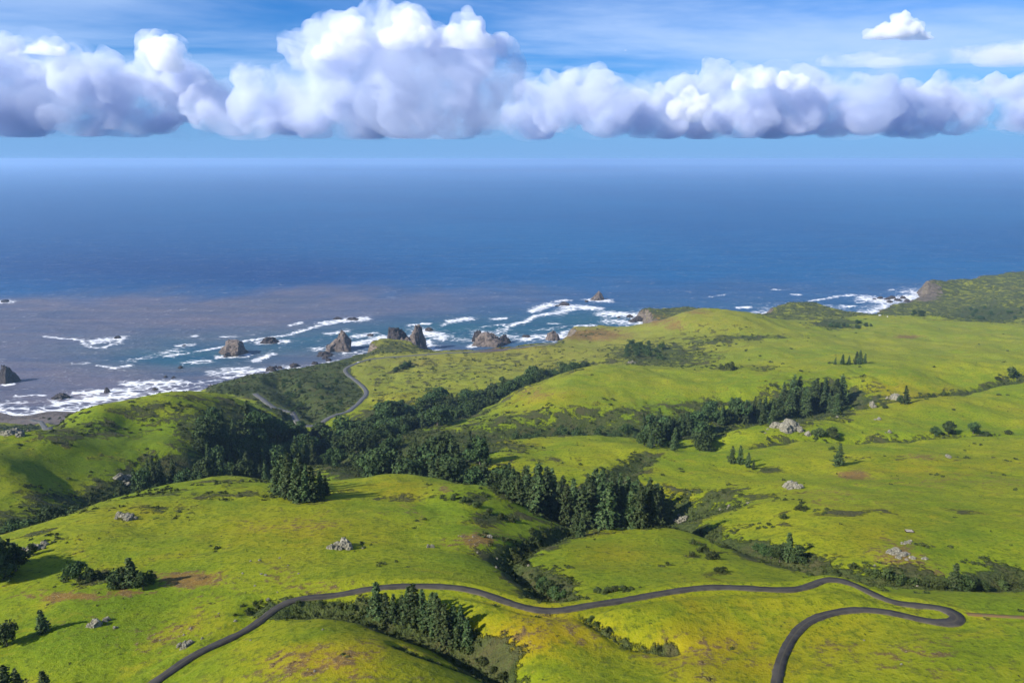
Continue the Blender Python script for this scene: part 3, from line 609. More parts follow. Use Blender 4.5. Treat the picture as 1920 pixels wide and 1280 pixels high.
# ------------------------------------------------------------------ vegetation meshes
def clumps(C, Nn, size, r, tris=3, spread=0.75):
    """little sprays of leaves: fans of triangles around each centre, facing roughly along Nn"""
    k = len(C); Vs = []; 
    for t in range(tris):
        n_ = Nn + r.normal(size=(k, 3)) * spread; n_ /= np.linalg.norm(n_, axis=1)[:, None] + 1e-9
        a = np.cross(n_, r.normal(size=(k, 3))); a /= np.linalg.norm(a, axis=1)[:, None] + 1e-9; b = np.cross(n_, a)
        s = (size * r.uniform(0.6, 1.35, size=k))[:, None]; o = C + r.normal(size=(k, 3)) * s * 0.35
        Vs.append(np.stack([o - a * s * 0.75 - b * s * 0.45, o + a * s * 0.75 - b * s * 0.35, o + b * s * 0.95], 1).reshape(-1, 3))
    V = np.concatenate(Vs); return V, np.arange(len(V)).reshape(-1, 3)
def tube(P, R, sides=6):
    P = np.asarray(P, float); V = []; F_ = []
    for i, p in enumerate(P):
        t = P[min(i + 1, len(P) - 1)] - P[max(i - 1, 0)]; t /= np.linalg.norm(t) + 1e-9
        a = np.cross(t, [0.3, 0.9, 0.1]); a /= np.linalg.norm(a); b = np.cross(t, a)
        for s in range(sides):
            q = 2 * math.pi * s / sides; V.append(p + (a * math.cos(q) + b * math.sin(q)) * R[i])
    for i in range(len(P) - 1):
        for s in range(sides):
            j = (s + 1) % sides; F_.append((i * sides + s, i * sides + j, (i + 1) * sides + j)); F_.append((i * sides + s, (i + 1) * sides + j, (i + 1) * sides + s))
    return np.array(V), np.array(F_)
def join(parts):
    V = []; F_ = []; o = 0
    for v, f in parts: V.append(v); F_.append(f + o); o += len(v)
    return np.concatenate(V), np.concatenate(F_)
def conifer(seed, Ht=20.0, wid=0.20, ragged=0.25, nwh=17):
    r = np.random.default_rng(seed); bend = r.normal(size=2) * 0.25
    axis = lambda z: np.array([bend[0] * (z / Ht) ** 2 * 2, bend[1] * (z / Ht) ** 2 * 2, z])
    parts = [tube([axis(z) for z in np.linspace(-1.2, Ht * 0.97, 7)], np.linspace(0.38, 0.03, 7) * Ht / 20)]
    C = []; Nn = []
    for w_ in range(nwh):
        f = (w_ + r.uniform(-0.2, 0.2)) / (nwh - 1); z = Ht * (0.07 + 0.90 * f)
        Rz = Ht * wid * (1 - f * 0.97) ** 0.78 * r.uniform(1 - ragged, 1 + ragged * 0.7)
        if f < 0.16: Rz *= 0.75 + 1.5 * f
        nb = int(5 + 4 * (1 - f)); a0 = r.uniform(0, 6.28)
        for b_ in range(nb):
            a = a0 + 6.283 * b_ / nb + r.normal() * 0.22; L = Rz * r.uniform(0.65, 1.18)
            dr = np.array([math.cos(a), math.sin(a), 0]); rise = r.uniform(-0.28, 0.18) - 0.10
            if L > 1.0 and b_ % 2 == 0: parts.append(tube([axis(z), axis(z) + dr * L * 0.5 + [0, 0, rise * L * 0.4], axis(z) + dr * L * 0.9 + [0, 0, rise * L]], [0.10, 0.06, 0.02], 3))
            m_ = max(2, int(L / 0.62))
            for q in range(m_):
                t = (q + 0.6) / m_; t = 0.18 + 0.85 * t
                C.append(axis(z) + dr * L * t + np.array([0, 0, rise * L * t + 0.25 * L * t * (1 - t)]) + r.normal(size=3) * 0.14); Nn.append(dr * 0.55 + np.array([0, 0, 0.8]))
    C = np.array(C); Nn = np.array(Nn)
    lv = clumps(C, Nn, np.full(len(C), 0.72 * (Ht / 20) ** 0.5), r, 4, 0.55)
    tip = clumps(np.array([axis(Ht * q) for q in (0.95, 0.98, 1.0)]), np.tile([0, 0.5, 0.6], (3, 1)), np.full(3, 0.4), r, 4, 0.8)
    return join(parts), join([lv, tip])
def broadleaf(seed, Ht=12.0, wid=0.36, lobes=9, nl=70, low=0.12):
    r = np.random.default_rng(seed); parts = []; C = []; Nn = []; top = np.array([r.normal() * 0.4, r.normal() * 0.4, Ht * 0.62])
    parts.append(tube([(0, 0, -1.0), (top * [0.3, 0.3, 0.5]), top], [0.42 * Ht / 12, 0.30 * Ht / 12, 0.10]))
    for k in range(lobes):
        a = r.uniform(0, 6.28); rr = math.sqrt(r.uniform(0, 1)) * Ht * wid * 0.72; z = Ht * (low + (0.86 - low) * r.uniform(0.1, 1.0) * (1 - 0.45 * (rr / (Ht * wid))))
        if k == 0: rr, z = 0, Ht * 0.74
        c = np.array([math.cos(a) * rr, math.sin(a) * rr, z]); R = Ht * wid * r.uniform(0.40, 0.66)
        parts.append(tube([top * [0.3, 0.3, 0.5], (top * [0.3, 0.3, 0.6] + c) / 2, c], [0.16, 0.10, 0.04], 4))
        q = r.normal(size=(nl, 3)); q[:, 2] = q[:, 2] * 0.9 + 0.25; q /= np.linalg.norm(q, axis=1)[:, None]
        C.append(c + q * R * np.array([1, 1, 0.82]) * r.uniform(0.72, 1.08, size=(nl, 1))); Nn.append(q)
    C = np.concatenate(C); Nn = np.concatenate(Nn); C[:, 2] = np.maximum(C[:, 2], 0.15)
    return join(parts), clumps(C, Nn, np.full(len(C), 0.60 * (Ht / 12) ** 0.5), r, 3, 0.6)
def bush(seed, R=1.0, n_=26, tall=0.8):
    r = np.random.default_rng(seed); q = r.normal(size=(n_, 3)); q[:, 2] = np.abs(q[:, 2]); q /= np.linalg.norm(q, axis=1)[:, None]
    lump = 1 + 0.3 * np.sin(q[:, 0] * 5 + seed) * np.cos(q[:, 1] * 4)
    C = q * np.array([R, R, R * tall]) * (r.uniform(0.55, 1.0, size=n_) * lump)[:, None]
    return clumps(C, q, np.full(n_, 0.42 * R), r, 2, 0.5)
def leaf_material(name, a, b, c, scale=0.35):
    m = N(name); p = m.pos(); n1 = m.noise(p, scale, 4, 0.65); n2 = m.noise(p, 1.6, 2, 0.6); rd = m.rand()
    k = m.mix(m.rng(n1, 0.32, 0.68), a, b); k = m.mix(m.rng(n2, 0.5, 0.75, 0, 0.75), k, c)
    k = m.n('ShaderNodeHueSaturation', {'Color': k, 'Hue': m.rng(rd, 0, 1, 0.485, 0.512), 'Saturation': 1.0, 'Value': m.rng(rd, 0, 1, 0.72, 1.25)}).outputs[0]
    m.bsdf(k, 0.8, spec=0.12); return m.m
M_con = leaf_material('conifer_needles', (0.022, 0.042, 0.014), (0.044, 0.072, 0.022), (0.150, 0.165, 0.062))
M_brd = leaf_material('evergreen_leaves', (0.020, 0.042, 0.013), (0.042, 0.072, 0.020), (0.115, 0.140, 0.046))
M_bsh = leaf_material('scrub_leaves', (0.026, 0.042, 0.011), (0.052, 0.070, 0.018), (0.085, 0.092, 0.030), 0.12)
mb = N('bark'); _p = mb.objpos(); mb.bsdf(mb.mix(mb.rng(mb.noise(_p, 2.0, 4, 0.6), 0.35, 0.65), (0.075, 0.060, 0.046), (0.150, 0.130, 0.105)), 0.95, spec=0.1); M_bark = mb.m
def two(name, tr, cr, mat):
    a = mesh_np(name + '_trunk', *tr, smooth=True); a.materials.append(M_bark)
    b = mesh_np(name + '_crown', *cr, smooth=False); b.materials.append(mat); return a, b
CON = [two('conifer', *conifer(30 + k, 20, w_, g_, nw), M_con) for k, (w_, g_, nw) in enumerate([(0.185, .22, 18), (0.21, .30, 16), (0.165, .25, 19), (0.23, .38, 15), (0.195, .42, 17), (0.25, .30, 14)])]
BRD = [two('evergreen', *broadleaf(60 + k, 12, w_, lb, nl), M_brd) for k, (w_, lb, nl) in enumerate([(0.36, 9, 70), (0.42, 11, 62), (0.32, 8, 72), (0.46, 12, 58), (0.38, 9, 68)])]
SHR = [two('shrub', *broadleaf(80 + k, 3.0, 0.62, 6, 44, low=0.02), M_bsh) for k in range(4)]
def slant(p): return math.sqrt(p[0] ** 2 + p[1] ** 2 + (CAMZ - p[2]) ** 2)
def px2m(p, px):                      # metres a vertical thing needs to stand px photo pixels tall at p
    s = slant(p); c = math.hypot(p[0], p[1]) / s; return px * s / FPX / max(c, 0.4)
REG = {}
def register(o, label, group):
    o['label'] = label
    if group: o['group'] = group; REG.setdefault(group, []).append(o)
ORD = 'leftmost second third fourth fifth sixth seventh eighth ninth tenth eleventh twelfth thirteenth fourteenth fifteenth sixteenth'.split()
def finish_labels():
    for g, L in REG.items():
        L.sort(key=lambda o: project(*o.location)[0]); k = len(L)
        if k <= 16:
            for i, o in enumerate(L):
                w_ = 'rightmost' if i == k - 1 else ORD[i] if i == 0 else ORD[i] + ' from left'
                o['label'] = w_ + ', ' + L[i]['label']
        else:
            us = [project(*o.location)[0] for o in L]; a, b = us[0], us[-1]
            for o, u in zip(L, us): o['label'] = o['label'] + ', ' + ('left third' if u < a + (b - a) / 3 else 'middle third' if u < a + 2 * (b - a) / 3 else 'right third')
NT = {'conifer': 0, 'evergreen': 0, 'shrub': 0}
SPEC = []
def tree(kind, p, height, label, group, fat=1.0): SPEC.append((kind, p, height, label, group, fat))
def build_tree(kind, p, height, label, group, fat=1.0):
    if kind == 'conifer': var, name, cat, h0 = CON, 'conifer_tree', 'tree', 20.0
    elif kind == 'evergreen': var, name, cat, h0 = BRD, 'evergreen_tree', 'tree', 12.0
    else: var, name, cat, h0 = SHR, 'shrub', 'shrub', 3.0
    NT[kind] += 1
    tr, cr = random.choice(var); s = height / h0
    e = bpy.data.objects.new(name, None); col.objects.link(e); e.empty_display_size = 0.5
    e.location = (p[0], p[1], p[2] - 0.15); e.rotation_euler = (random.gauss(0, 0.03), random.gauss(0, 0.03), random.uniform(0, 6.28))
    w_ = s * fat * random.uniform(0.85, 1.2); e.scale = (w_, w_ * random.uniform(0.9, 1.1), s)
    e['category'] = cat; register(e, label, group)
    for nm, me_ in (('trunk', tr), ('crown', cr)):
        o = bpy.data.objects.new(nm, me_); col.objects.link(o); o.parent = e
    return e
def at(u, v): return hit(u, v)
def atY(u, Y):
    x, y = uy(u, Y); return (x, y, float(H(x, y)))
def grove_px(kind, items, label, group, fat=1.0):
    for it in items:
        p = at(it[0], it[1])
        if p: tree(kind, p, px2m(p, it[2]), label, group, fat)
def ru(a, b): return random.uniform(a, b)
def along(line, spread, n_, t0=0.0, t1=1.0):
    L = LINES[line]; out = []; tot = 0
    while len(out) < n_ and tot < n_ * 30:
        tot += 1; q = L[int(ru(t0, t1) * (len(L) - 1))]; x = q[0] + random.gauss(0, spread); y = q[1] + random.gauss(0, spread)
        if all((x - a) ** 2 + (y - b) ** 2 > 14 for a, b, _ in out): out.append((x, y, float(H(x, y))))
    return out

# the copse below the farm track
grove_px('conifer', [(711,1158,58),(724,1161,44),(738,1164,43),(752,1158,36),(763,1160,54),(777,1163,60),(793,1166,54),(806,1174,54),(818,1180,62),(827,1194,62),(842,1206,64),(853,1196,54),(866,1200,54),(812,1192,34),(858,1212,36),(876,1207,40)], 'dark conifer in the copse just below the curve of the farm track', 'conifers in the copse below the farm track', 1.15)
# tall stand in the middle
mid = [(948,925,44),(962,934,54),(975,944,58),(988,950,70),(1003,957,76),(1016,966,86),(1028,962,80),(1046,976,70),(1062,986,72),(1010,938,60),(1035,945,62),(1075,976,72),(1092,992,76),(1108,986,80),(1121,990,94),(1136,991,80),(1151,986,86),(1114,962,76),(1141,970,78),(1098,965,70),(1166,986,70),(1181,990,76),(1200,990,76),(1216,988,82),(1227,985,70),(1240,976,60),(1190,966,62),(1212,962,56),(1172,962,66),(1128,948,66),(1160,946,56),(1055,962,66),(1080,1002,40),(1088,1006,30),(1232,955,46),(955,908,40),(985,925,48)]
grove_px('conifer', mid, 'tall conifer in the dense stand at the centre of the valley', 'conifers in the tall central stand', 1.12)
# behind the middle hill
for k in range(64):
    u = ru(680, 945); p = atY(u, np.interp(u, [690, 800, 945], [490, 440, 385]) + random.gauss(0, 26))
    tree('conifer' if random.random() < 0.45 else 'evergreen', p, ru(14, 24), 'evergreen tree in the belt behind the crest of the middle grass hill', 'trees behind the middle hill crest')
# left valley
for p in along('left', 13, 30, 0.42, 0.70): tree('conifer' if random.random() < 0.6 else 'evergreen', p, ru(11, 18), 'dark tree in the narrow strip of wood up the left valley', 'trees in the left valley strip')
for p in along('left', 30, 62, 0.68, 0.97): tree('conifer' if random.random() < 0.6 else 'evergreen', p, ru(14, 24), 'dark tree in the shaded wood where the left valley widens', 'trees in the shaded left wood')
grove_px('conifer', [(520,926,52),(533,930,58),(545,936,64),(558,940,72),(573,941,66),(587,940,60),(600,934,48),(612,928,36),(540,915,60),(565,920,66),(528,912,56)], 'tall conifer in the stand left of the middle hill', 'conifers on the left shoulder of the middle hill', 1.15)
for p in along('left', 9, 14, 0.0, 0.30): tree('evergreen', p, ru(7, 12), 'low dark tree in the gully at the left edge', 'trees in the left edge gully')
for k in range(44):
    p = at(ru(375, 575), ru(808, 872))
    if p and p[1] < 800: tree('evergreen' if random.random() < 0.6 else 'conifer', p, ru(10, 20), 'dark tree in the shaded wood where the left valley widens', 'trees in the shaded left wood', 1.2)
# confluence
for k in range(34):
    p = atY(ru(600, 760), ru(520, 660)); tree('evergreen', p, ru(9, 16), 'round evergreen where the three valleys meet', 'trees where the valleys meet')
# wooded ravine towards the sea
for p in along('ravine', 20, 215, 0.10, 1.0):
    tree('evergreen' if random.random() < 0.8 else 'conifer', p, ru(15, 25), 'evergreen in the long dark wooded ravine below the coastal terrace', 'trees in the wooded ravine', 1.25)
# second valley
for k in range(30):
    p = at(ru(1462, 1582), ru(752, 782)); 
    if p: tree('conifer', p, px2m(p, ru(34, 50)), 'conifer in the compact dark stand near the pale rock outcrop', 'conifers in the compact right stand', 1.2)
for k in range(26):
    p = at(ru(1318, 1455), np.interp(0.5, [0, 1], [772, 800]) + random.gauss(0, 8))
    if p: tree('conifer' if random.random() < 0.6 else 'evergreen', p, px2m(p, ru(24, 40)), 'tree in the loose wood left of the compact stand', 'trees in the loose right wood')
for k in range(36):
    p = at(ru(1205, 1335), ru(800, 846))
    if p: tree('conifer' if random.random() < 0.7 else 'evergreen', p, px2m(p, ru(26, 42)), 'conifer in the wood just behind the smooth right dome', 'trees behind the right dome', 1.1)
for k in range(26):
    u = ru(965, 1205); p = atY(u, 640 + random.gauss(0, 14)); tree('evergreen', p, ru(8, 17) * (1.25 if 1040 < u < 1090 else 0.85), 'round tree in the row along the second valley', 'trees along the second valley')
grove_px('conifer', [(1372,868,30),(1387,870,33),(1402,876,26),(1412,880,18)], 'small conifer in the fold right of the smooth dome', 'small conifers right of the dome', 1.1)
# singles on the right
grove_px('conifer', [(1571,873,36)], 'lone leaning conifer on the open right hillside', None, 1.3)
grove_px('conifer', [(1565,683,13),(1579,683,18),(1591,683,15),(1604,683,22),(1612,683,24),(1620,682,17)], 'small conifer in the isolated clump high on the right slope', 'conifers in the isolated clump', 1.3)
grove_px('conifer', [(1698,757,30)], 'single conifer beside pale rocks in the thin upper gully', None, 1.25)
grove_px('evergreen', [(1688,754,13),(1752,815,15)], 'low round evergreen at the edge of a right hand gully', 'low gully evergreens')
grove_px('evergreen', [(1778,813,22)], 'rounded bushy tree, left of the pair along the upper gully', None)
grove_px('evergreen', [(1825,813,20)], 'rounded bushy tree, right of the pair along the upper gully', None)
grove_px('conifer', [(1479,1051,46)], 'tall conifer standing over the creek bushes at right', None, 1.3)
grove_px('evergreen', [(1462,1053,30),(1446,1047,22),(1430,1038,18),(1496,1054,30),(1418,1034,16)], 'leafy creek tree beside the tall conifer at right', 'leafy trees on the right creek')
grove_px('conifer', [(1789,1103,38)], 'small ragged conifer on the creek near the track junction', None, 1.2)
grove_px('evergreen', [(1806,1106,24),(1824,1107,20),(1842,1106,16)], 'bushy tree near the creek conifer by the track junction', 'bushes by the junction creek')
# left foreground
grove_px('conifer', [(252,1098,46),(236,1100,32)], 'windblown conifer above the bare earth patch at left', 'conifers above the bare patch', 1.4)
grove_px('evergreen', [(222,1100,28),(268,1104,28),(283,1092,22),(150,1085,30),(132,1085,22),(168,1088,22),(185,1086,16)], 'dark bushy tree in the row above the bare earth at left', 'bushy trees above the bare patch')
grove_px('conifer', [(82,1184,34)], 'small lone conifer beside a pale boulder in the left foreground', None, 1.4)
grove_px('evergreen', [(14,1210,34)], 'dark round tree cut by the left edge of the foreground', None)
grove_px('evergreen', [(8,1085,62),(30,1070,46),(-14,1095,70),(-30,1075,60)], 'big dark tree in the shaded group at the left edge', 'big trees at the left edge')
grove_px('evergreen', [(62,1040,20)], 'small round tree by the ochre bank at left', None)
for u, v, h in [(40,1312,44),(90,1316,46),(20,1330,60)]:
    p = at(u, v); 
    if p: tree('conifer', p, px2m(p, h), 'conifer top at the very bottom left corner', 'trees at the bottom left corner', 1.3)
# creek above the track
grove_px('evergreen', [(1030,1118,30),(1018,1104,22),(1040,1124,24),(1010,1092,16),(1056,1122,18)], 'leafy creek tree just above the farm track bend', 'leafy trees above the track bend')
# coast
grove_px('evergreen', [(744,697,11),(752,692,10),(760,689,12),(768,686,12)], 'small dark tree in the clump on the coastal terrace', 'small trees on the coastal terrace', 1.3)
for k in range(24):
    p = at(ru(1175, 1245), ru(645, 675)); 
    if p: tree('evergreen', p, px2m(p, ru(9, 15)), 'low dark tree in the scrubby basin before the sea hill', 'trees in the scrubby basin', 1.2)
grove_px('evergreen', [(1713,592,11)], 'left of two small round trees on the far coastal plateau', None, 1.3)
grove_px('evergreen', [(1727,592,10)], 'right of two small round trees on the far coastal plateau', None, 1.3)
for k in range(16):
    p = atY(ru(1535, 1625), ru(1430, 1530)); tree('evergreen', p, ru(6, 11), 'low tree in the dark hollow behind the right ridge', 'trees in the far hollow', 1.3)
for k in range(26):
    p = atY(ru(1790, 1930), ru(1640, 1850)); tree('evergreen', p, ru(6, 12), 'low tree on the hazy slope of the far headland', 'trees on the far headland', 1.4)
for k in range(26):
    p = at(random.choice([ru(530, 565), ru(585, 640)]), ru(715, 775)); 
    if p and p[1] > 700: tree('evergreen', p, ru(5, 10), 'low bushy tree on the scrub slope beside the highway', 'trees on the scrub slope', 1.3)
for k in range(10):
    p = at(ru(700, 1040), ru(676, 735))
# larger shrubs one can pick out
SHRUBS = {
 'dark shrub beside the scrubby basin on the right slope': [(1370,693,14),(1352,692,9)],
 'round shrub in the fold below the large lichened outcrop': [(1535,815,12),(1560,818,16),(1560,842,6)],
 'dark shrub on the dome left of the right creek': [(1300,1020,9),(1318,1035,14),(1335,1048,13),(1300,1042,8),(1355,1072,9),(1345,1070,7)],
 'low shrub on the open slope above the right creek': [(1500,955,9),(1470,972,9),(1510,955,7)],
 'shrub along the right creek below the tan bank': [(1600,1065,9),(1640,1080,12),(1660,1082,14),(1630,1075,9),(1690,1090,12),(1715,1094,10),(1735,1096,10),(1760,1099,12),(1880,1100,10),(1900,1098,8)],
 'shrub in the row just above the farm track': [(1150,1108,9),(1135,1112,8),(1120,1110,9),(1170,1106,8)],
 'shrub down the small creek above the track bend': [(985,1060,10),(970,1052,12),(962,1044,9),(990,1036,9),(1005,1022,9),(1020,1008,9)],
 'low shrub in the ditch below the track bend': [(1120,1172,7),(1108,1162,8),(1140,1182,7),(1235,1215,6)],
 'shrub in the gully below the front copse': [(880,1222,9),(905,1242,9),(925,1258,8),(945,1270,9)],
 'shrub in the shallow gully left of the copse': [(640,1136,7),(660,1140,8),(685,1146,9),(600,1132,6),(560,1132,6)],
 'shrub near the right edge in the thin gully': [(1895,704,13),(1870,712,6)],
 'shrub on the scrubby right flank of the middle hill': [(870,940,9),(895,950,10),(915,962,9),(940,972,9),(960,978,9),(850,935,8)],
 'small shrub in the thin upper gully at right': [(1660,765,6),(1750,745,7),(1770,742,7)],
 'small shrub in the gully right of the bushy pair': [(1850,815,6),(1890,814,7)],
 'brownish shrub behind the central stand': [(1180,935,10),(1200,925,9)]}
for lab, L in SHRUBS.items():
    for u, v, h in L:
        p = at(u, v)
        if p: tree('shrub', p, px2m(p, h), lab, lab.split(' ', 1)[1] + ' group', 1.25)
ev = sorted([t for t in SPEC if t[0] == 'evergreen'], key=lambda t: -t[2] / slant(t[1]))
single = [t for t in ev if t[4] is None or len([q for q in SPEC if q[4] == t[4]]) <= 16]
keep_ev = set(id(t) for t in (single + [t for t in ev if t not in single])[:295])
rest = []
SPEC = [t for t in SPEC if not (t[4] == 'trees in the shaded left wood' and (project(*t[1])[1] < 785 or project(*t[1])[0] < 372))]
for t in SPEC:
    if t[0] == 'evergreen' and id(t) not in keep_ev: rest.append(t)
    else: build_tree(*t)
pts_ = [(broadleaf(120 + k, 12, w_, 8, 44)) for k, w_ in enumerate((0.40, 0.46, 0.36, 0.50))]
def far_wood(rest):
    Vc, Fc, oc = [], [], 0
    for i, (kind, p, height, _, _, fat) in enumerate(rest):
        V, F_ = pts_[i % 4][1]; s_ = height / 12; a = i * 1.3; c, d = math.cos(a), math.sin(a)
        Vc.append(np.column_stack([(V[:, 0] * c - V[:, 1] * d) * s_ * fat, (V[:, 0] * d + V[:, 1] * c) * s_ * fat, V[:, 2] * s_]) + p); Fc.append(F_ + oc); oc += len(V)
    if Vc: add('far_woodland', mesh_np('far_woodland', np.concatenate(Vc), np.concatenate(Fc), smooth=False), M_brd, kind='stuff', label='distant evergreen woodland filling the ravines toward the coast')
far_wood(rest)
print('TREES', NT, len(rest))

# ------------------------------------------------------------------ scrub cover: far too many to count
def scatter(name, label, n_try, prob, size, seed, variants=6, base=26):
    r = np.random.default_rng(seed); B = [bush(seed * 10 + k, 1.0, base) for k in range(variants)]
    a = r.uniform(A0 + 0.1, A1 - 0.12, n_try); b = r.uniform(warp(0, 95.)[1], warp(0, 2300.)[1], n_try)
    y = np.exp(b / 1.15) * 200 - YO; x = a * (y + YO)
    ok = r.uniform(size=n_try) < prob(x, y, r); x, y = x[ok], y[ok]; z = H(x, y)
    ok = z > 2.0; x, y, z = x[ok], y[ok], z[ok]
    s = size(x, y, r); Vs = []; Fs = []; o = 0
    for i in range(len(x)):
        V, F_ = B[i % variants]; c, s_ = math.cos(i * 1.7), math.sin(i * 1.7)
        W_ = np.column_stack([V[:, 0] * c - V[:, 1] * s_, V[:, 0] * s_ + V[:, 1] * c, V[:, 2]]) * s[i] + (x[i], y[i], z[i] - 0.1 * s[i])
        Vs.append(W_); Fs.append(F_ + o); o += len(V)
    me_ = mesh_np(name, np.concatenate(Vs), np.concatenate(Fs), smooth=False)
    print(name, len(x), len(me_.polygons))
    return add(name, me_, M_bsh, kind='stuff', label=label)
roadmask = np.zeros_like(GX)
for Q, w_ in ROADS.values():
    s = near_box(Q, w_ + 4); d = np.full(GX.shape, 1e6); d[s] = seg_dist(GX[s], GY[s], Q[::2, :2]); roadmask = np.maximum(roadmask, (d < w_ * 0.5 + 1.6) * 1.0)
def p_scrub(x, y, r):
    s = H(x, y, scr); nn = fbm2(x / 24, y / 24, 3) * 0.9 + fbm2(x / 7, y / 7, 2) * 0.35
    return sstep(0.42, 0.75, s + nn) * (H(x, y, roadmask) < 0.05) * (H(x, y, rockm) < 0.5)
scatter('coastal_scrub', 'dark olive coastal scrub filling the gullies and seaward slopes', 80000, p_scrub, lambda x, y, r: r.uniform(0.45, 1.0, len(x)) * np.clip(0.5 + y / 420, 0.55, 2.6), 4, base=22)
def p_tuft(x, y, r):
    nn = fbm2(x / 40 + 9, y / 40, 3)
    return 0.16 * sstep(0.12, 0.55, nn + 0.12) * (H(x, y, roadmask) < 0.05) + 0.008 * (H(x, y, roadmask) < 0.05)
scatter('grass_tussocks', 'scattered dark tussocks and weeds on the open grass', 40000, p_tuft, lambda x, y, r: r.uniform(0.20, 0.50, len(x)) * np.clip(0.5 + y / 420, 0.55, 2.6), 5, base=10)
# ------------------------------------------------------------------ rocks
def ico(sub):
    bm = bmesh.new(); bmesh.ops.create_icosphere(bm, subdivisions=sub, radius=1.0)
    V = np.array([v.co[:] for v in bm.verts]); Fc = np.array([[v.index for v in f.verts] for f in bm.faces]); bm.free(); return V, Fc
IV3, IF3 = ico(3)
def rock_mat(name, a, b, c, scale):
    m = N(name); p = m.objpos(); n1 = m.noise(p, scale, 6, 0.68, 0.6); n2 = m.noise(p, scale * 5, 3, 0.6)
    k = m.mix(m.rng(n1, 0.35, 0.62), a, b); k = m.mix(m.rng(n2, 0.55, 0.7, 0, 0.7), k, c)
    m.bsdf(k, 0.92, m.bump(m.math('ADD', n1, m.math('MULTIPLY', n2, 0.3)), 0.35 / scale * 0.35, 0.8), spec=0.15); return m.m
R_pale = rock_mat('lichen_rock', (0.085, 0.080, 0.055), (0.230, 0.215, 0.165), (0.045, 0.045, 0.025), 0.9)
R_sea = rock_mat('sea_stack_rock', (0.062, 0.050, 0.044), (0.150, 0.120, 0.100), (0.036, 0.031, 0.030), 0.16)
R_dark = rock_mat('wet_rock', (0.024, 0.021, 0.022), (0.060, 0.050, 0.048), (0.016, 0.015, 0.016), 0.30)
IV4, IF4 = ico(4)
def rock_mesh(seed, sx, sy, sz, rough=0.42, peak=0.0, hi=False, tilt=0.0):
    V, F_ = (IV4, IF4) if hi else (IV3, IF3)
    V = V.copy(); r = np.random.default_rng(seed); off = r.uniform(0, 50, 3)
    st = np.array([1.0, 1.0, 0.55]) if peak > 0 else np.ones(3)
    if hi: V = np.sign(V) * np.abs(V) ** 0.72; V[:, :2] += 0.22 * np.stack([perlin3(V * 1.1 + off), perlin3(V * 1.1 + off + 31)], 1) * 2
    d = rough * (0.45 - 1.7 * np.abs(perlin3(V * 1.3 * st + off))) + rough * 0.55 * (0.3 - 1.4 * np.abs(perlin3(V * 2.9 * st + off + 7))) + rough * 0.22 * perlin3(V * 7 + off)
    for _ in range(7):                                  # broken faces
        n_ = r.normal(size=3); n_ /= np.linalg.norm(n_); k = V @ n_; lim = r.uniform(0.62, 0.9); V = V - np.clip(k - lim, 0, None)[:, None] * n_ * 0.8
    V = V * (1 + d)[:, None]
    if peak > 0:
        zz_ = np.clip(V[:, 2], 0, 1.4); f = 1 - peak * zz_ ** 1.1 * 0.72; V[:, 0] = V[:, 0] * f + tilt * zz_; V[:, 1] *= f
    V = V * [sx, sy, sz]
    return V, F_
def rock_obj(name, V, F_, mat, loc, parent=None, **kw):
    me_ = mesh_np(name, V, F_, smooth=False); o = add(name, me_, mat, parent, **kw); o.location = loc; return o
def stack(u, v, wpx, hpx, label, group=None, peak=0.6, mat=None, seed=0, tilt=0.0, deep=0.8):
    x, y = sea(u, v); s = math.sqrt(x * x + y * y + CAMZ ** 2); W_ = wpx * s / FPX; Ht = px2m((x, y, 0), hpx)
    V, F_ = rock_mesh(200 + seed, W_ / 2, W_ / 2 * deep, Ht * (0.80 if peak > 0 else 0.9), 0.62, peak, True, tilt)
    o = rock_obj('sea_stack' if hpx > 11 else 'sea_rock', V, F_, mat or R_sea, (x, y, 0), label=label, category='rock')
    if group: register(o, label, group)
    return o
g1 = 'low wet rocks awash along the shore'; l1 = 'low dark wet rock awash in the surf'
STK = [
 (17,716,22,28,'dark pointed sea stack standing off the beach at far left',None,.5,R_dark,1,0.0),
 (437,664,42,26,'broad ribbed brown sea stack in the bay left of centre',None,.12,R_sea,2,0.0),
 (636,656,40,34,'pale brown pyramid stack with dark broken foot, left of the green promontory',None,.55,R_sea,4,.15),
 (745,655,46,42,'dark blocky rock against the end of the green promontory',None,.3,R_dark,5,0.0),
 (782,657,36,46,'tallest pointed stack at the tip of the green promontory',None,.4,R_sea,6,.1),
 (764,658,30,30,'squat brown rock wedged between the promontory stacks',None,.3,R_sea,7,0.0),
 (898,640,22,20,'dark square rock at the left end of the pale reef',None,.2,R_dark,8,0.0),
 (918,644,52,22,'jagged pale reef rock below the coastal terrace',None,.4,R_sea,9,0.0),
 (944,643,26,16,'dark rock at the right end of the pale reef',None,.35,R_dark,10,0.0),
 (1037,637,20,19,'rounded grey stack just left of the brown bluff',None,.5,R_sea,11,0.0),
 (1121,562,22,16,'small pointed stack ringed with foam far offshore',None,.6,R_sea,12,0.0),
 (201,736,9,9,'small dark pinnacle in the surf off the beach',None,.7,R_dark,13,0.0),
 (115,746,22,8,'low dark rock in the shallows off the beach',None,.4,R_dark,14,0.0),
 (507,642,28,10,'low dark rock in a foam ring in the middle of the bay',None,.4,R_dark,15,0.0)]
for t in STK: stack(t[0], t[1], t[2], t[3], t[4], t[5], t[6], t[7], t[8], t[9])
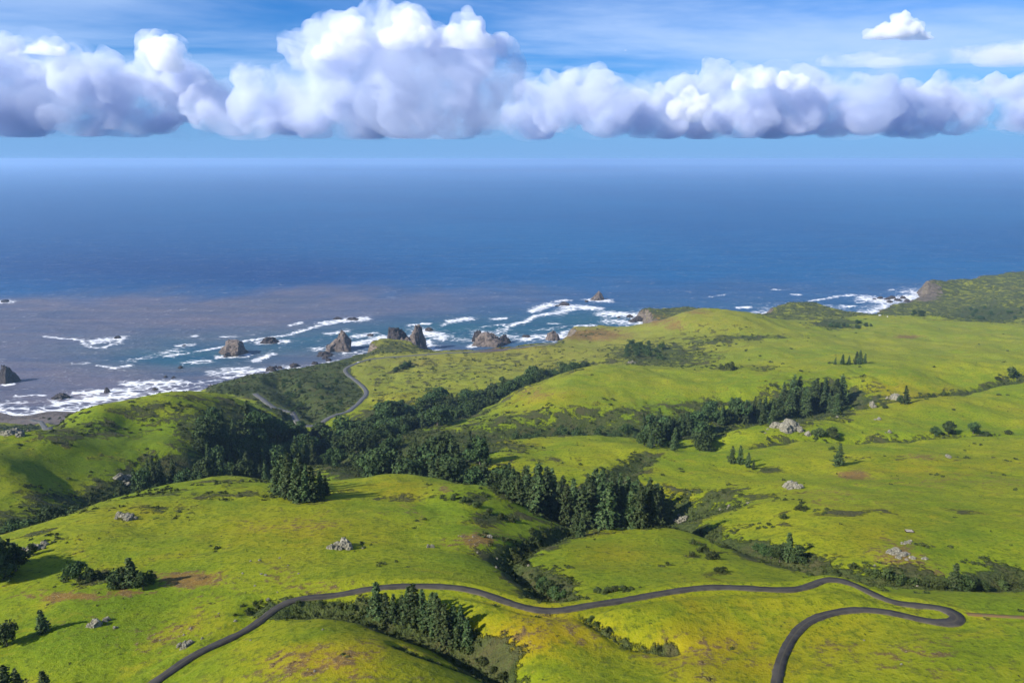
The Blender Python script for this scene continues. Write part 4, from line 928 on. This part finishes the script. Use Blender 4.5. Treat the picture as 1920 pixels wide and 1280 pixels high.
for k, (u, v, w_, h_) in enumerate([(610,666,26,7),(618,652,14,7),(662,599,18,4),(633,598,14,4),(694,629,12,4),(804,620,14,6),(986,632,14,4),(1057,572,17,6),(1045,574,8,3),(1180,594,12,5),(1197,600,26,7),(1185,603,16,4),(1160,596,7,3),(221,634,9,4),(508,695,16,8),(516,690,9,5),(525,691,9,5),(551,688,16,8),(535,695,8,4),(290,731,9,5),(396,729,12,7),(405,726,8,5),(338,690,8,4),(326,708,7,3),(310,707,6,3),(10,566,9,4),(1650,560,10,4),(1662,562,9,4),(1672,560,12,5),(1684,564,11,5),(1692,560,9,5),(1668,567,9,4),(1700,566,12,5),(1640,562,7,3),(615,676,10,5),(610,672,10,5),(590,683,10,6),(1100,566,6,4),(345,648,6,2)]):
    stack(u, v, w_, h_, l1, g1, 0.3, R_dark, 40 + k)
def outcrop(u, v, wpx, hpx, label, seed, n_=7, mat=None, spread=1.0):
    p = at(u, v); 
    if not p: return
    s = slant(p); W_ = wpx * s / FPX; Ht = px2m(p, hpx); r = np.random.default_rng(seed)
    e = add('rock_outcrop', None, label=label, category='rock'); e.location = p
    for k in range(int(n_ * 1.5)):
        x = r.normal() * W_ * 0.25 * spread; y = r.normal() * W_ * 0.22 * spread; q = 1.0 if k == 0 else r.uniform(0.35, 0.9)
        if k == 0: x = y = 0
        z = float(H(p[0] + x, p[1] + y)) - p[2]
        V, F_ = rock_mesh(seed * 20 + k, W_ * r.uniform(0.17, 0.24) * q, W_ * 0.20 * q, Ht * r.uniform(0.40, 0.55) * q, 0.62)
        rock_obj('boulder', V, F_, mat or R_pale, (x, y, z + 0.02), e)
    return e
outcrop(645,1024,44,24,'big pale lichen covered outcrop on the front of the middle hill', 301, 10)
outcrop(622,1028,24,12,'low broken outcrop just left of the big pale one', 302, 6)
outcrop(238,970,36,14,'pale rocky knob on the left grass shoulder', 303, 8)
outcrop(181,1172,38,16,'pale flat rock in the left foreground grass', 304, 5)
outcrop(348,1210,26,11,'low cluster of pale stones above the farm track at left', 305, 8)
outcrop(224,895,32,10,'grey ledge beside the left valley wood', 306, 7)
outcrop(1487,913,38,15,'pale elongated boulder pile alone on the right slope', 307, 8)
outcrop(1480,802,54,24,'large lichened outcrop in front of the compact right stand', 308, 14)
outcrop(1519,776,12,9,'small grey rock at the foot of the compact stand', 309, 3)
outcrop(1678,748,26,18,'pale rocks beside the single gully conifer', 310, 8)
outcrop(1636,762,16,12,'whitish rocks at the left end of the thin gully', 311, 5)
outcrop(1648,786,16,8,'larger of two grey boulders on the right slope below the gully', 312, 3)
outcrop(1667,811,11,9,'smaller pale boulder low on the right slope', 313, 3)
outcrop(1776,856,16,7,'whitish rock at the top of the small bare bank', 314, 3)
outcrop(1186,680,12,8,'grey rocks at the lower edge of the scrubby basin', 315, 4)
outcrop(1278,975,28,12,'bare grey ledge at the right end of the central stand', 316, 6)
outcrop(1690,1040,36,8,'scattered pale stones on the tan bare bank at right', 317, 9, None, 1.7)
outcrop(1700,1018,20,5,'thin row of white stones above the tan bare bank', 318, 5, None, 1.7)
outcrop(28,812,32,16,'whitish crags on the dark slope above the beach at left', 319, 8)
outcrop(60,1030,34,14,'ochre rocky bank beside the left edge trees', 320, 6)
def boulder(u, v, wpx, hpx, label, seed, group=None):
    p = at(u, v)
    if not p: return
    s = slant(p); V, F_ = rock_mesh(seed, wpx * s / FPX / 2, wpx * s / FPX / 2 * 0.8, px2m(p, hpx) * 0.6, 0.4)
    o = rock_obj('boulder', V, F_, R_pale, p, label=label, category='boulder')
    if group: register(o, label, group)
boulder(803,1026,8,9,'left boulder of a split pale pair on the middle hill', 401)
boulder(811,1026,8,9,'right boulder of a split pale pair on the middle hill', 402)
boulder(918,1007,11,7,'pale boulder on the right edge of the reddish earth patch', 403)
gb_ = 'small pale stones scattered in the grass'
for k, (u, v, w_) in enumerate([(487,1050,5),(470,1052,4),(524,1046,4),(498,1078,5),(490,1076,5),(441,1164,6),(503,1124,6),(358,1178,4),(379,1197,5),(215,1177,6),(220,1176,4),(345,1190,4),(478,1098,4),(455,1075,4),(865,1005,4),(887,1006,4),(880,1013,3),(895,1036,4),(930,1064,5),(932,1047,4),(991,1060,5),(1367,949,6),(1364,954,4),(1402,944,7),(1350,955,4),(860,1004,3),(540,1060,3),(560,1075,4),(520,1110,3),(605,1180,4),(590,1258,5),(680,1028,4),(1440,805,5),(1435,812,4),(1570,782,5),(410,1150,3),(300,1200,3),(470,1200,3),(1690,1245,4),(1620,1200,3),(1720,1098,4),(1640,1060,4)]):
    boulder(u, v, w_, w_ * 0.8, 'small pale stone lying in the open grass', 420 + k, gb_)

# ------------------------------------------------------------------ feed trough and parked vehicles
def plain(name, c, rough=0.7):
    m = N(name); p = m.objpos(); a = m.noise(p, 3.0, 4, 0.6); m.bsdf(m.mix(m.rng(a, 0.3, 0.7), tuple(q * 0.75 for q in c), c), rough); return m.m
M_board = plain('weathered_board', (0.42, 0.38, 0.31)); M_frame = plain('dark_timber', (0.045, 0.032, 0.022)); M_white = plain('white_paint', (0.70, 0.70, 0.69), 0.35); M_darkp = plain('dark_paint', (0.03, 0.035, 0.045), 0.3)
M_glass = plain('tinted_glass', (0.02, 0.025, 0.03), 0.1); M_tyre = plain('tyre_rubber', (0.02, 0.02, 0.02), 0.9)
def box(name, size, loc, mat, parent, bev=0.03, top=None):
    bm = bmesh.new(); bmesh.ops.create_cube(bm, size=1.0); bmesh.ops.scale(bm, vec=size, verts=bm.verts)
    if top:
        for v in bm.verts:
            if v.co.z > 0: v.co.x *= top[0]; v.co.y *= top[1]
    bmesh.ops.bevel(bm, geom=bm.edges[:], offset=bev, segments=1, affect='EDGES')
    me_ = bpy.data.meshes.new(name); bm.to_mesh(me_); bm.free(); o = add(name, me_, mat, parent); o.location = loc; return o
p = at(1705, 997)
t = add('feed_trough', None, label='low dark timber feed trough with two pale boards on the right hillside', category='trough'); t.location = (p[0], p[1], p[2] - 0.05); t.rotation_euler = (0, 0, -0.12)
box('frame', (3.0, 1.7, 0.30), (0, 0, 0.45), M_frame, t)
for y in (-0.55, 0.5): box('board', (2.5, 0.48, 0.10), (-0.1, y, 0.655), M_board, t)
for x in (-1.3, 1.3):
    for y in (-0.7, 0.7): box('leg', (0.16, 0.16, 0.75), (x, y, -0.06), M_frame, t)
def vehicle(u, v, paint, label, rot, van=False):
    p = at(u, v)
    if not p: return
    e = add('parked_vehicle', None, label=label, category='vehicle'); e.location = (p[0], p[1], p[2] + 0.05); e.rotation_euler = (0, 0, rot)
    L, Wd = (5.8, 2.1) if van else (4.5, 1.85)
    box('body', (L, Wd, 0.75), (0, 0, 0.75), paint, e, 0.12)
    c = box('cabin', (L * (0.78 if van else 0.58), Wd * 0.94, 1.15 if van else 0.62), (-L * (0.09 if van else 0.04), 0, 1.70 if van else 1.43), paint, e, 0.12, (0.92 if van else 0.74, 0.88))
    box('windscreen', (0.06, Wd * 0.78, 0.40), (L * (0.31 if van else 0.25), 0, 0.22 if van else 0.0), M_glass, c, 0.01)
    for x in (-0.31, 0.31):
        for y in (-0.5, 0.5):
            bm = bmesh.new(); bmesh.ops.create_cone(bm, cap_ends=True, segments=14, radius1=0.34, radius2=0.34, depth=0.22)
            bmesh.ops.rotate(bm, cent=(0, 0, 0), matrix=Matrix.Rotation(math.pi / 2, 3, 'X'), verts=bm.verts); me_ = bpy.data.meshes.new('wheel'); bm.to_mesh(me_); bm.free()
            w_ = add('wheel', me_, M_tyre, e); w_.location = (L * x, Wd * y * 0.95, 0.34)
vehicle(1650, 592, M_white, 'leftmost white van parked on the far coastal plateau', 0.1, True)
vehicle(1664, 594, M_white, 'small white car parked between van and dark car on the plateau', 0.9)
vehicle(1679, 592, M_darkp, 'dark car parked beside the white ones on the plateau', 0.3)
vehicle(672, 680, M_white, 'white car pulled off beside the coastal highway', 0.5)

finish_labels()
# ------------------------------------------------------------------ cumulus over the sea
def cloud_mat(name, dens, colr, aniso=0.1, size=2600.0, lo=0.36, hi=0.62, thin=0.10):
    m = N(name); p = m.pos()
    q = m.n('ShaderNodeVectorMath', {0: p, 1: (1, 1, 1.25)}, operation='MULTIPLY').outputs[0]
    nz_ = m.noise(q, 1.0 / size, 5, 0.62, 0.5)
    d = m.rng(nz_, lo, hi, dens * thin, dens)
    s = m.n('ShaderNodeVolumePrincipled', {'Color': (*colr, 1), 'Density': d, 'Anisotropy': aniso})
    m.t.links.new(s.outputs[0], m.out.inputs['Volume']); return m.m
drop = []
def cloud(label, D, base_v, blobs, mat, vox, seed, puff=0.30, flat=1.0, group=None):
    r = np.random.default_rng(seed); px = D / (FPX * CP)
    zb = CAMZ + D * (HOR - base_v) / FPX
    Vs, Fs, o = [], [], 0
    def ball(c, R, sq=1.0):
        nonlocal o
        Vs.append(IV3 * np.array([R, R * 0.95, R * sq]) + c); Fs.append(IF3 + o); o += len(IV3)
    for (u, v, rad) in blobs:
        d = ray(u, v); Y = D + r.uniform(-0.9, 0.9) * rad * px; t = Y / d[1]
        c = np.array([d[0] * t, Y, CAMZ + d[2] * t]); R = rad * px
        ball(c, R * 0.86, flat)
        for k in range(int(9 * puff / 0.3)):      # secondary puffs on the upper and lit side
            q = r.normal(size=3); q[2] = abs(q[2]) * 0.9 - 0.15; q /= np.linalg.norm(q)
            ball(c + q * np.array([R, R, R * flat]) * r.uniform(0.62, 0.95), R * r.uniform(0.22, 0.46), flat)
    V = np.concatenate(Vs); Fc = np.concatenate(Fs)
    V[:, 2] = np.where(V[:, 2] < zb, zb + (V[:, 2] - zb) * 0.06, V[:, 2])
    me0 = mesh_np('cloud_raw', V, Fc); ob = bpy.data.objects.new('cloud_raw', me0); col.objects.link(ob)
    md = ob.modifiers.new('r', 'REMESH'); md.mode = 'VOXEL'; md.voxel_size = vox; md.use_smooth_shade = True
    ev = ob.evaluated_get(bpy.context.evaluated_depsgraph_get()); me = bpy.data.meshes.new_from_object(ev)
    bpy.data.objects.remove(ob); bpy.data.meshes.remove(me0)
    nv = len(me.vertices); P = np.empty(nv * 3, np.float32); me.vertices.foreach_get('co', P); P = P.reshape(-1, 3).astype(float)
    Nr = np.empty(nv * 3, np.float32); me.vertices.foreach_get('normal', Nr); Nr = Nr.reshape(-1, 3)
    L = vox * 9
    dsp = L * 0.62 * (0.5 - 2.0 * np.abs(perlin3(P / (L * 1.6) + seed))) + L * 0.26 * (0.4 - 2.0 * np.abs(perlin3(P / (L * 0.75) + seed + 9))) + L * 0.15 * (0.3 - 2.0 * np.abs(perlin3(P / (L * 0.36) + 3)))
    top = sstep(zb, zb + 6 * vox, P[:, 2])[:, None]
    P = P + Nr * dsp[:, None] * (0.08 + 0.92 * top)
    me.vertices.foreach_set('co', P.astype(np.float32).ravel()); me.update()
    ob = bpy.data.objects.new('cloud_raw', me); col.objects.link(ob)
    md = ob.modifiers.new('r', 'REMESH'); md.mode = 'VOXEL'; md.voxel_size = vox * 0.9; md.use_smooth_shade = True
    ev = ob.evaluated_get(bpy.context.evaluated_depsgraph_get()); me2 = bpy.data.meshes.new_from_object(ev)
    bpy.data.objects.remove(ob); bpy.data.meshes.remove(me); me = me2; me.name = 'cloud'
    bm = bmesh.new(); bm.from_mesh(me); seen = set(); best = []     # keep the one connected body
    for f0 in bm.verts:
        if f0 in seen: continue
        st_ = [f0]; seen.add(f0); comp = []
        while st_:
            q = st_.pop(); comp.append(q)
            for e_ in q.link_edges:
                o_ = e_.other_vert(q)
                if o_ not in seen: seen.add(o_); st_.append(o_)
        if len(comp) > len(best):
            best, comp = comp, best
        if comp: drop.extend(comp)
    bmesh.ops.delete(bm, geom=drop, context='VERTS'); drop.clear(); bm.to_mesh(me); bm.free()
    me.materials.clear(); me.materials.append(mat)
    ob = add('cloud', me, None, label=label, category='cloud')
    if group: ob['group'] = group
    return ob
CW = cloud_mat('shaded_body_vapour', 0.0022, (0.800, 0.845, 0.955), size=1700.0, lo=0.40, hi=0.62, thin=0.02)  # lavender tint puts the shade of the cloud bodies into their colour
CB = cloud_mat('small_cloud_vapour', 0.0060, (0.985, 0.988, 0.995), size=900.0, lo=0.34, hi=0.56, thin=0.05)
CH = cloud_mat('lit_head_vapour', 0.0032, (0.985, 0.988, 0.995), size=1200.0, lo=0.36, hi=0.58, thin=0.03)  # whiter copy of the body vapour, sunlit look put into its colour
CV_ = cloud_mat('veil_vapour', 0.00030, (0.80, 0.865, 0.985), size=3600.0, lo=0.38, hi=0.68, thin=0.05)
CS = cloud_mat('thin_cloud_vapour', 0.0007, (0.985, 0.988, 0.998), size=3800.0, lo=0.38, hi=0.62, thin=0.0)
def veil(parent, D, base_v, blobs, vox, seed, flat):
    v = cloud('x', D, base_v, blobs, CV_, vox, seed, puff=0.1, flat=flat)
    for k in ('label', 'category'): del v[k]
    v.name = 'veil'; v.parent = parent
cA = cloud('low grey cumulus bank over the sea at the left edge of the sky', 27000, 258, [(-70,170,85),(0,112,48),(20,160,62),(85,108,34),(85,170,62),(150,160,52),(205,175,62),(298,100,36),(318,128,50),(285,190,66),(355,175,54),(400,205,46),(150,222,56),(30,225,60),(240,228,52),(435,226,40)], CW, 62, 2)
veil(cA, 27000, 262, [(-120,200,120),(40,195,110),(190,205,100),(330,205,95),(450,215,80),(120,130,60)], 150, 3, 0.75)
cB = cloud('towering white cumulus with three bright heads in the middle of the sky', 25000, 262, [(505,180,52),(485,218,44),(545,195,62),(600,112,52),(592,165,68),(642,84,50),(660,150,78),(650,58,34),(722,120,78),(762,60,42),(772,34,28),(742,84,44),(800,114,68),(870,64,34),(878,106,50),(932,96,26),(842,175,76),(765,195,80),(685,215,60),(900,196,58),(945,160,42),(590,228,44),(860,232,46)], CW, 56, 5)
veil(cB, 25000, 264, [(470,215,80),(560,190,100),(680,190,110),(800,190,115),(910,190,95),(620,90,60)], 140, 6, 0.8)
def head(parent, D, base_v, blobs, vox, seed):
    h = cloud('x', D, base_v, blobs, CH, vox, seed, puff=0.45)
    for k in ('label', 'category'): del h[k]
    h.name = 'cloud_head'; h.parent = parent
head(cA, 25600, 150, [(288,92,17),(312,84,16),(330,100,20),(300,112,22),(322,128,18)], 34, 31)
head(cA, 25600, 120, [(66,104,14),(88,98,16),(108,104,14)], 28, 32)
head(cB, 23400, 112, [(738,84,26),(765,60,28),(772,36,20),(790,78,22),(752,98,22)], 36, 33)
head(cB, 23400, 110, [(842,92,18),(868,72,24),(890,62,16),(905,86,18),(870,98,18)], 34, 34)
head(cB, 23400, 130, [(628,84,20),(652,62,24),(668,48,14),(660,96,24),(610,108,20)], 34, 35)
cC = cloud('long low bank of pale cumulus right of the towering cloud', 34000, 262, [(985,212,46),(1045,196,50),(1098,178,46),(1140,205,56),(1198,218,48),(1275,202,42),(1298,168,34),(1350,182,52),(1320,220,54),(1420,182,50),(1450,215,54),(1390,225,50),(1500,203,54),(1560,215,50),(1620,205,50),(1680,212,48),(1738,198,44),(1722,228,42),(1800,203,54),(1868,196,50),(1930,198,60),(1010,236,38),(1245,236,40)], CW, 82, 9)
head(cC, 32000, 235, [(1270,205,18),(1296,184,20),(1318,196,18),(1300,216,20)], 40, 36)
head(cC, 32000, 190, [(1390,160,14),(1430,150,18),(1468,152,16),(1500,158,14)], 40, 37)
veil(cC, 34000, 265, [(1000,205,85),(1120,200,85),(1240,205,80),(1360,195,85),(1480,195,90),(1600,195,90),(1720,190,95),(1840,185,95),(1960,185,100)], 190, 10, 0.8)
cloud('small bright white cloud with a flat base alone at the upper right', 17000, 94, [(1606,84,14),(1632,79,18),(1660,72,22),(1688,60,24),(1706,66,22),(1732,78,16),(1750,84,10)], CB, 24, 12, puff=0.45)
cloud('tiny white cloud scrap above the pale right bank', 19000, 113, [(1162,107,6),(1172,105,8),(1185,106,7),(1194,108,6)], CB, 12, 14)
cloud('thin grey cloud layer stretched above the right bank', 30000, 132, [(1180,124,60),(1250,124,70),(1330,122,80),(1420,120,80),(1520,116,85),(1620,114,85),(1720,112,85),(1820,112,85),(1910,110,85),(2000,110,80)], CS, 110, 16, puff=0.1, flat=0.22)
# ------------------------------------------------------------------ sea air
bm = bmesh.new(); bmesh.ops.create_cube(bm, size=1.0)
hb = bpy.data.meshes.new('haze'); bm.to_mesh(hb); bm.free()
hm = N('haze'); hv = hm.n('ShaderNodeVolumePrincipled', {'Color': (0.35, 0.56, 0.85, 1), 'Density': HAZE, 'Anisotropy': 0.1}); hm.t.links.new(hv.outputs[0], hm.out.inputs['Volume'])
ho = add('haze', hb, hm.m, kind='stuff', label='pale blue sea haze lying over the whole coast')
z0, z1 = -14.0, CAMZ + 14.0
ho.location = (0, 29000, (z0 + z1) / 2); ho.scale = (180000, 60000, z1 - z0)
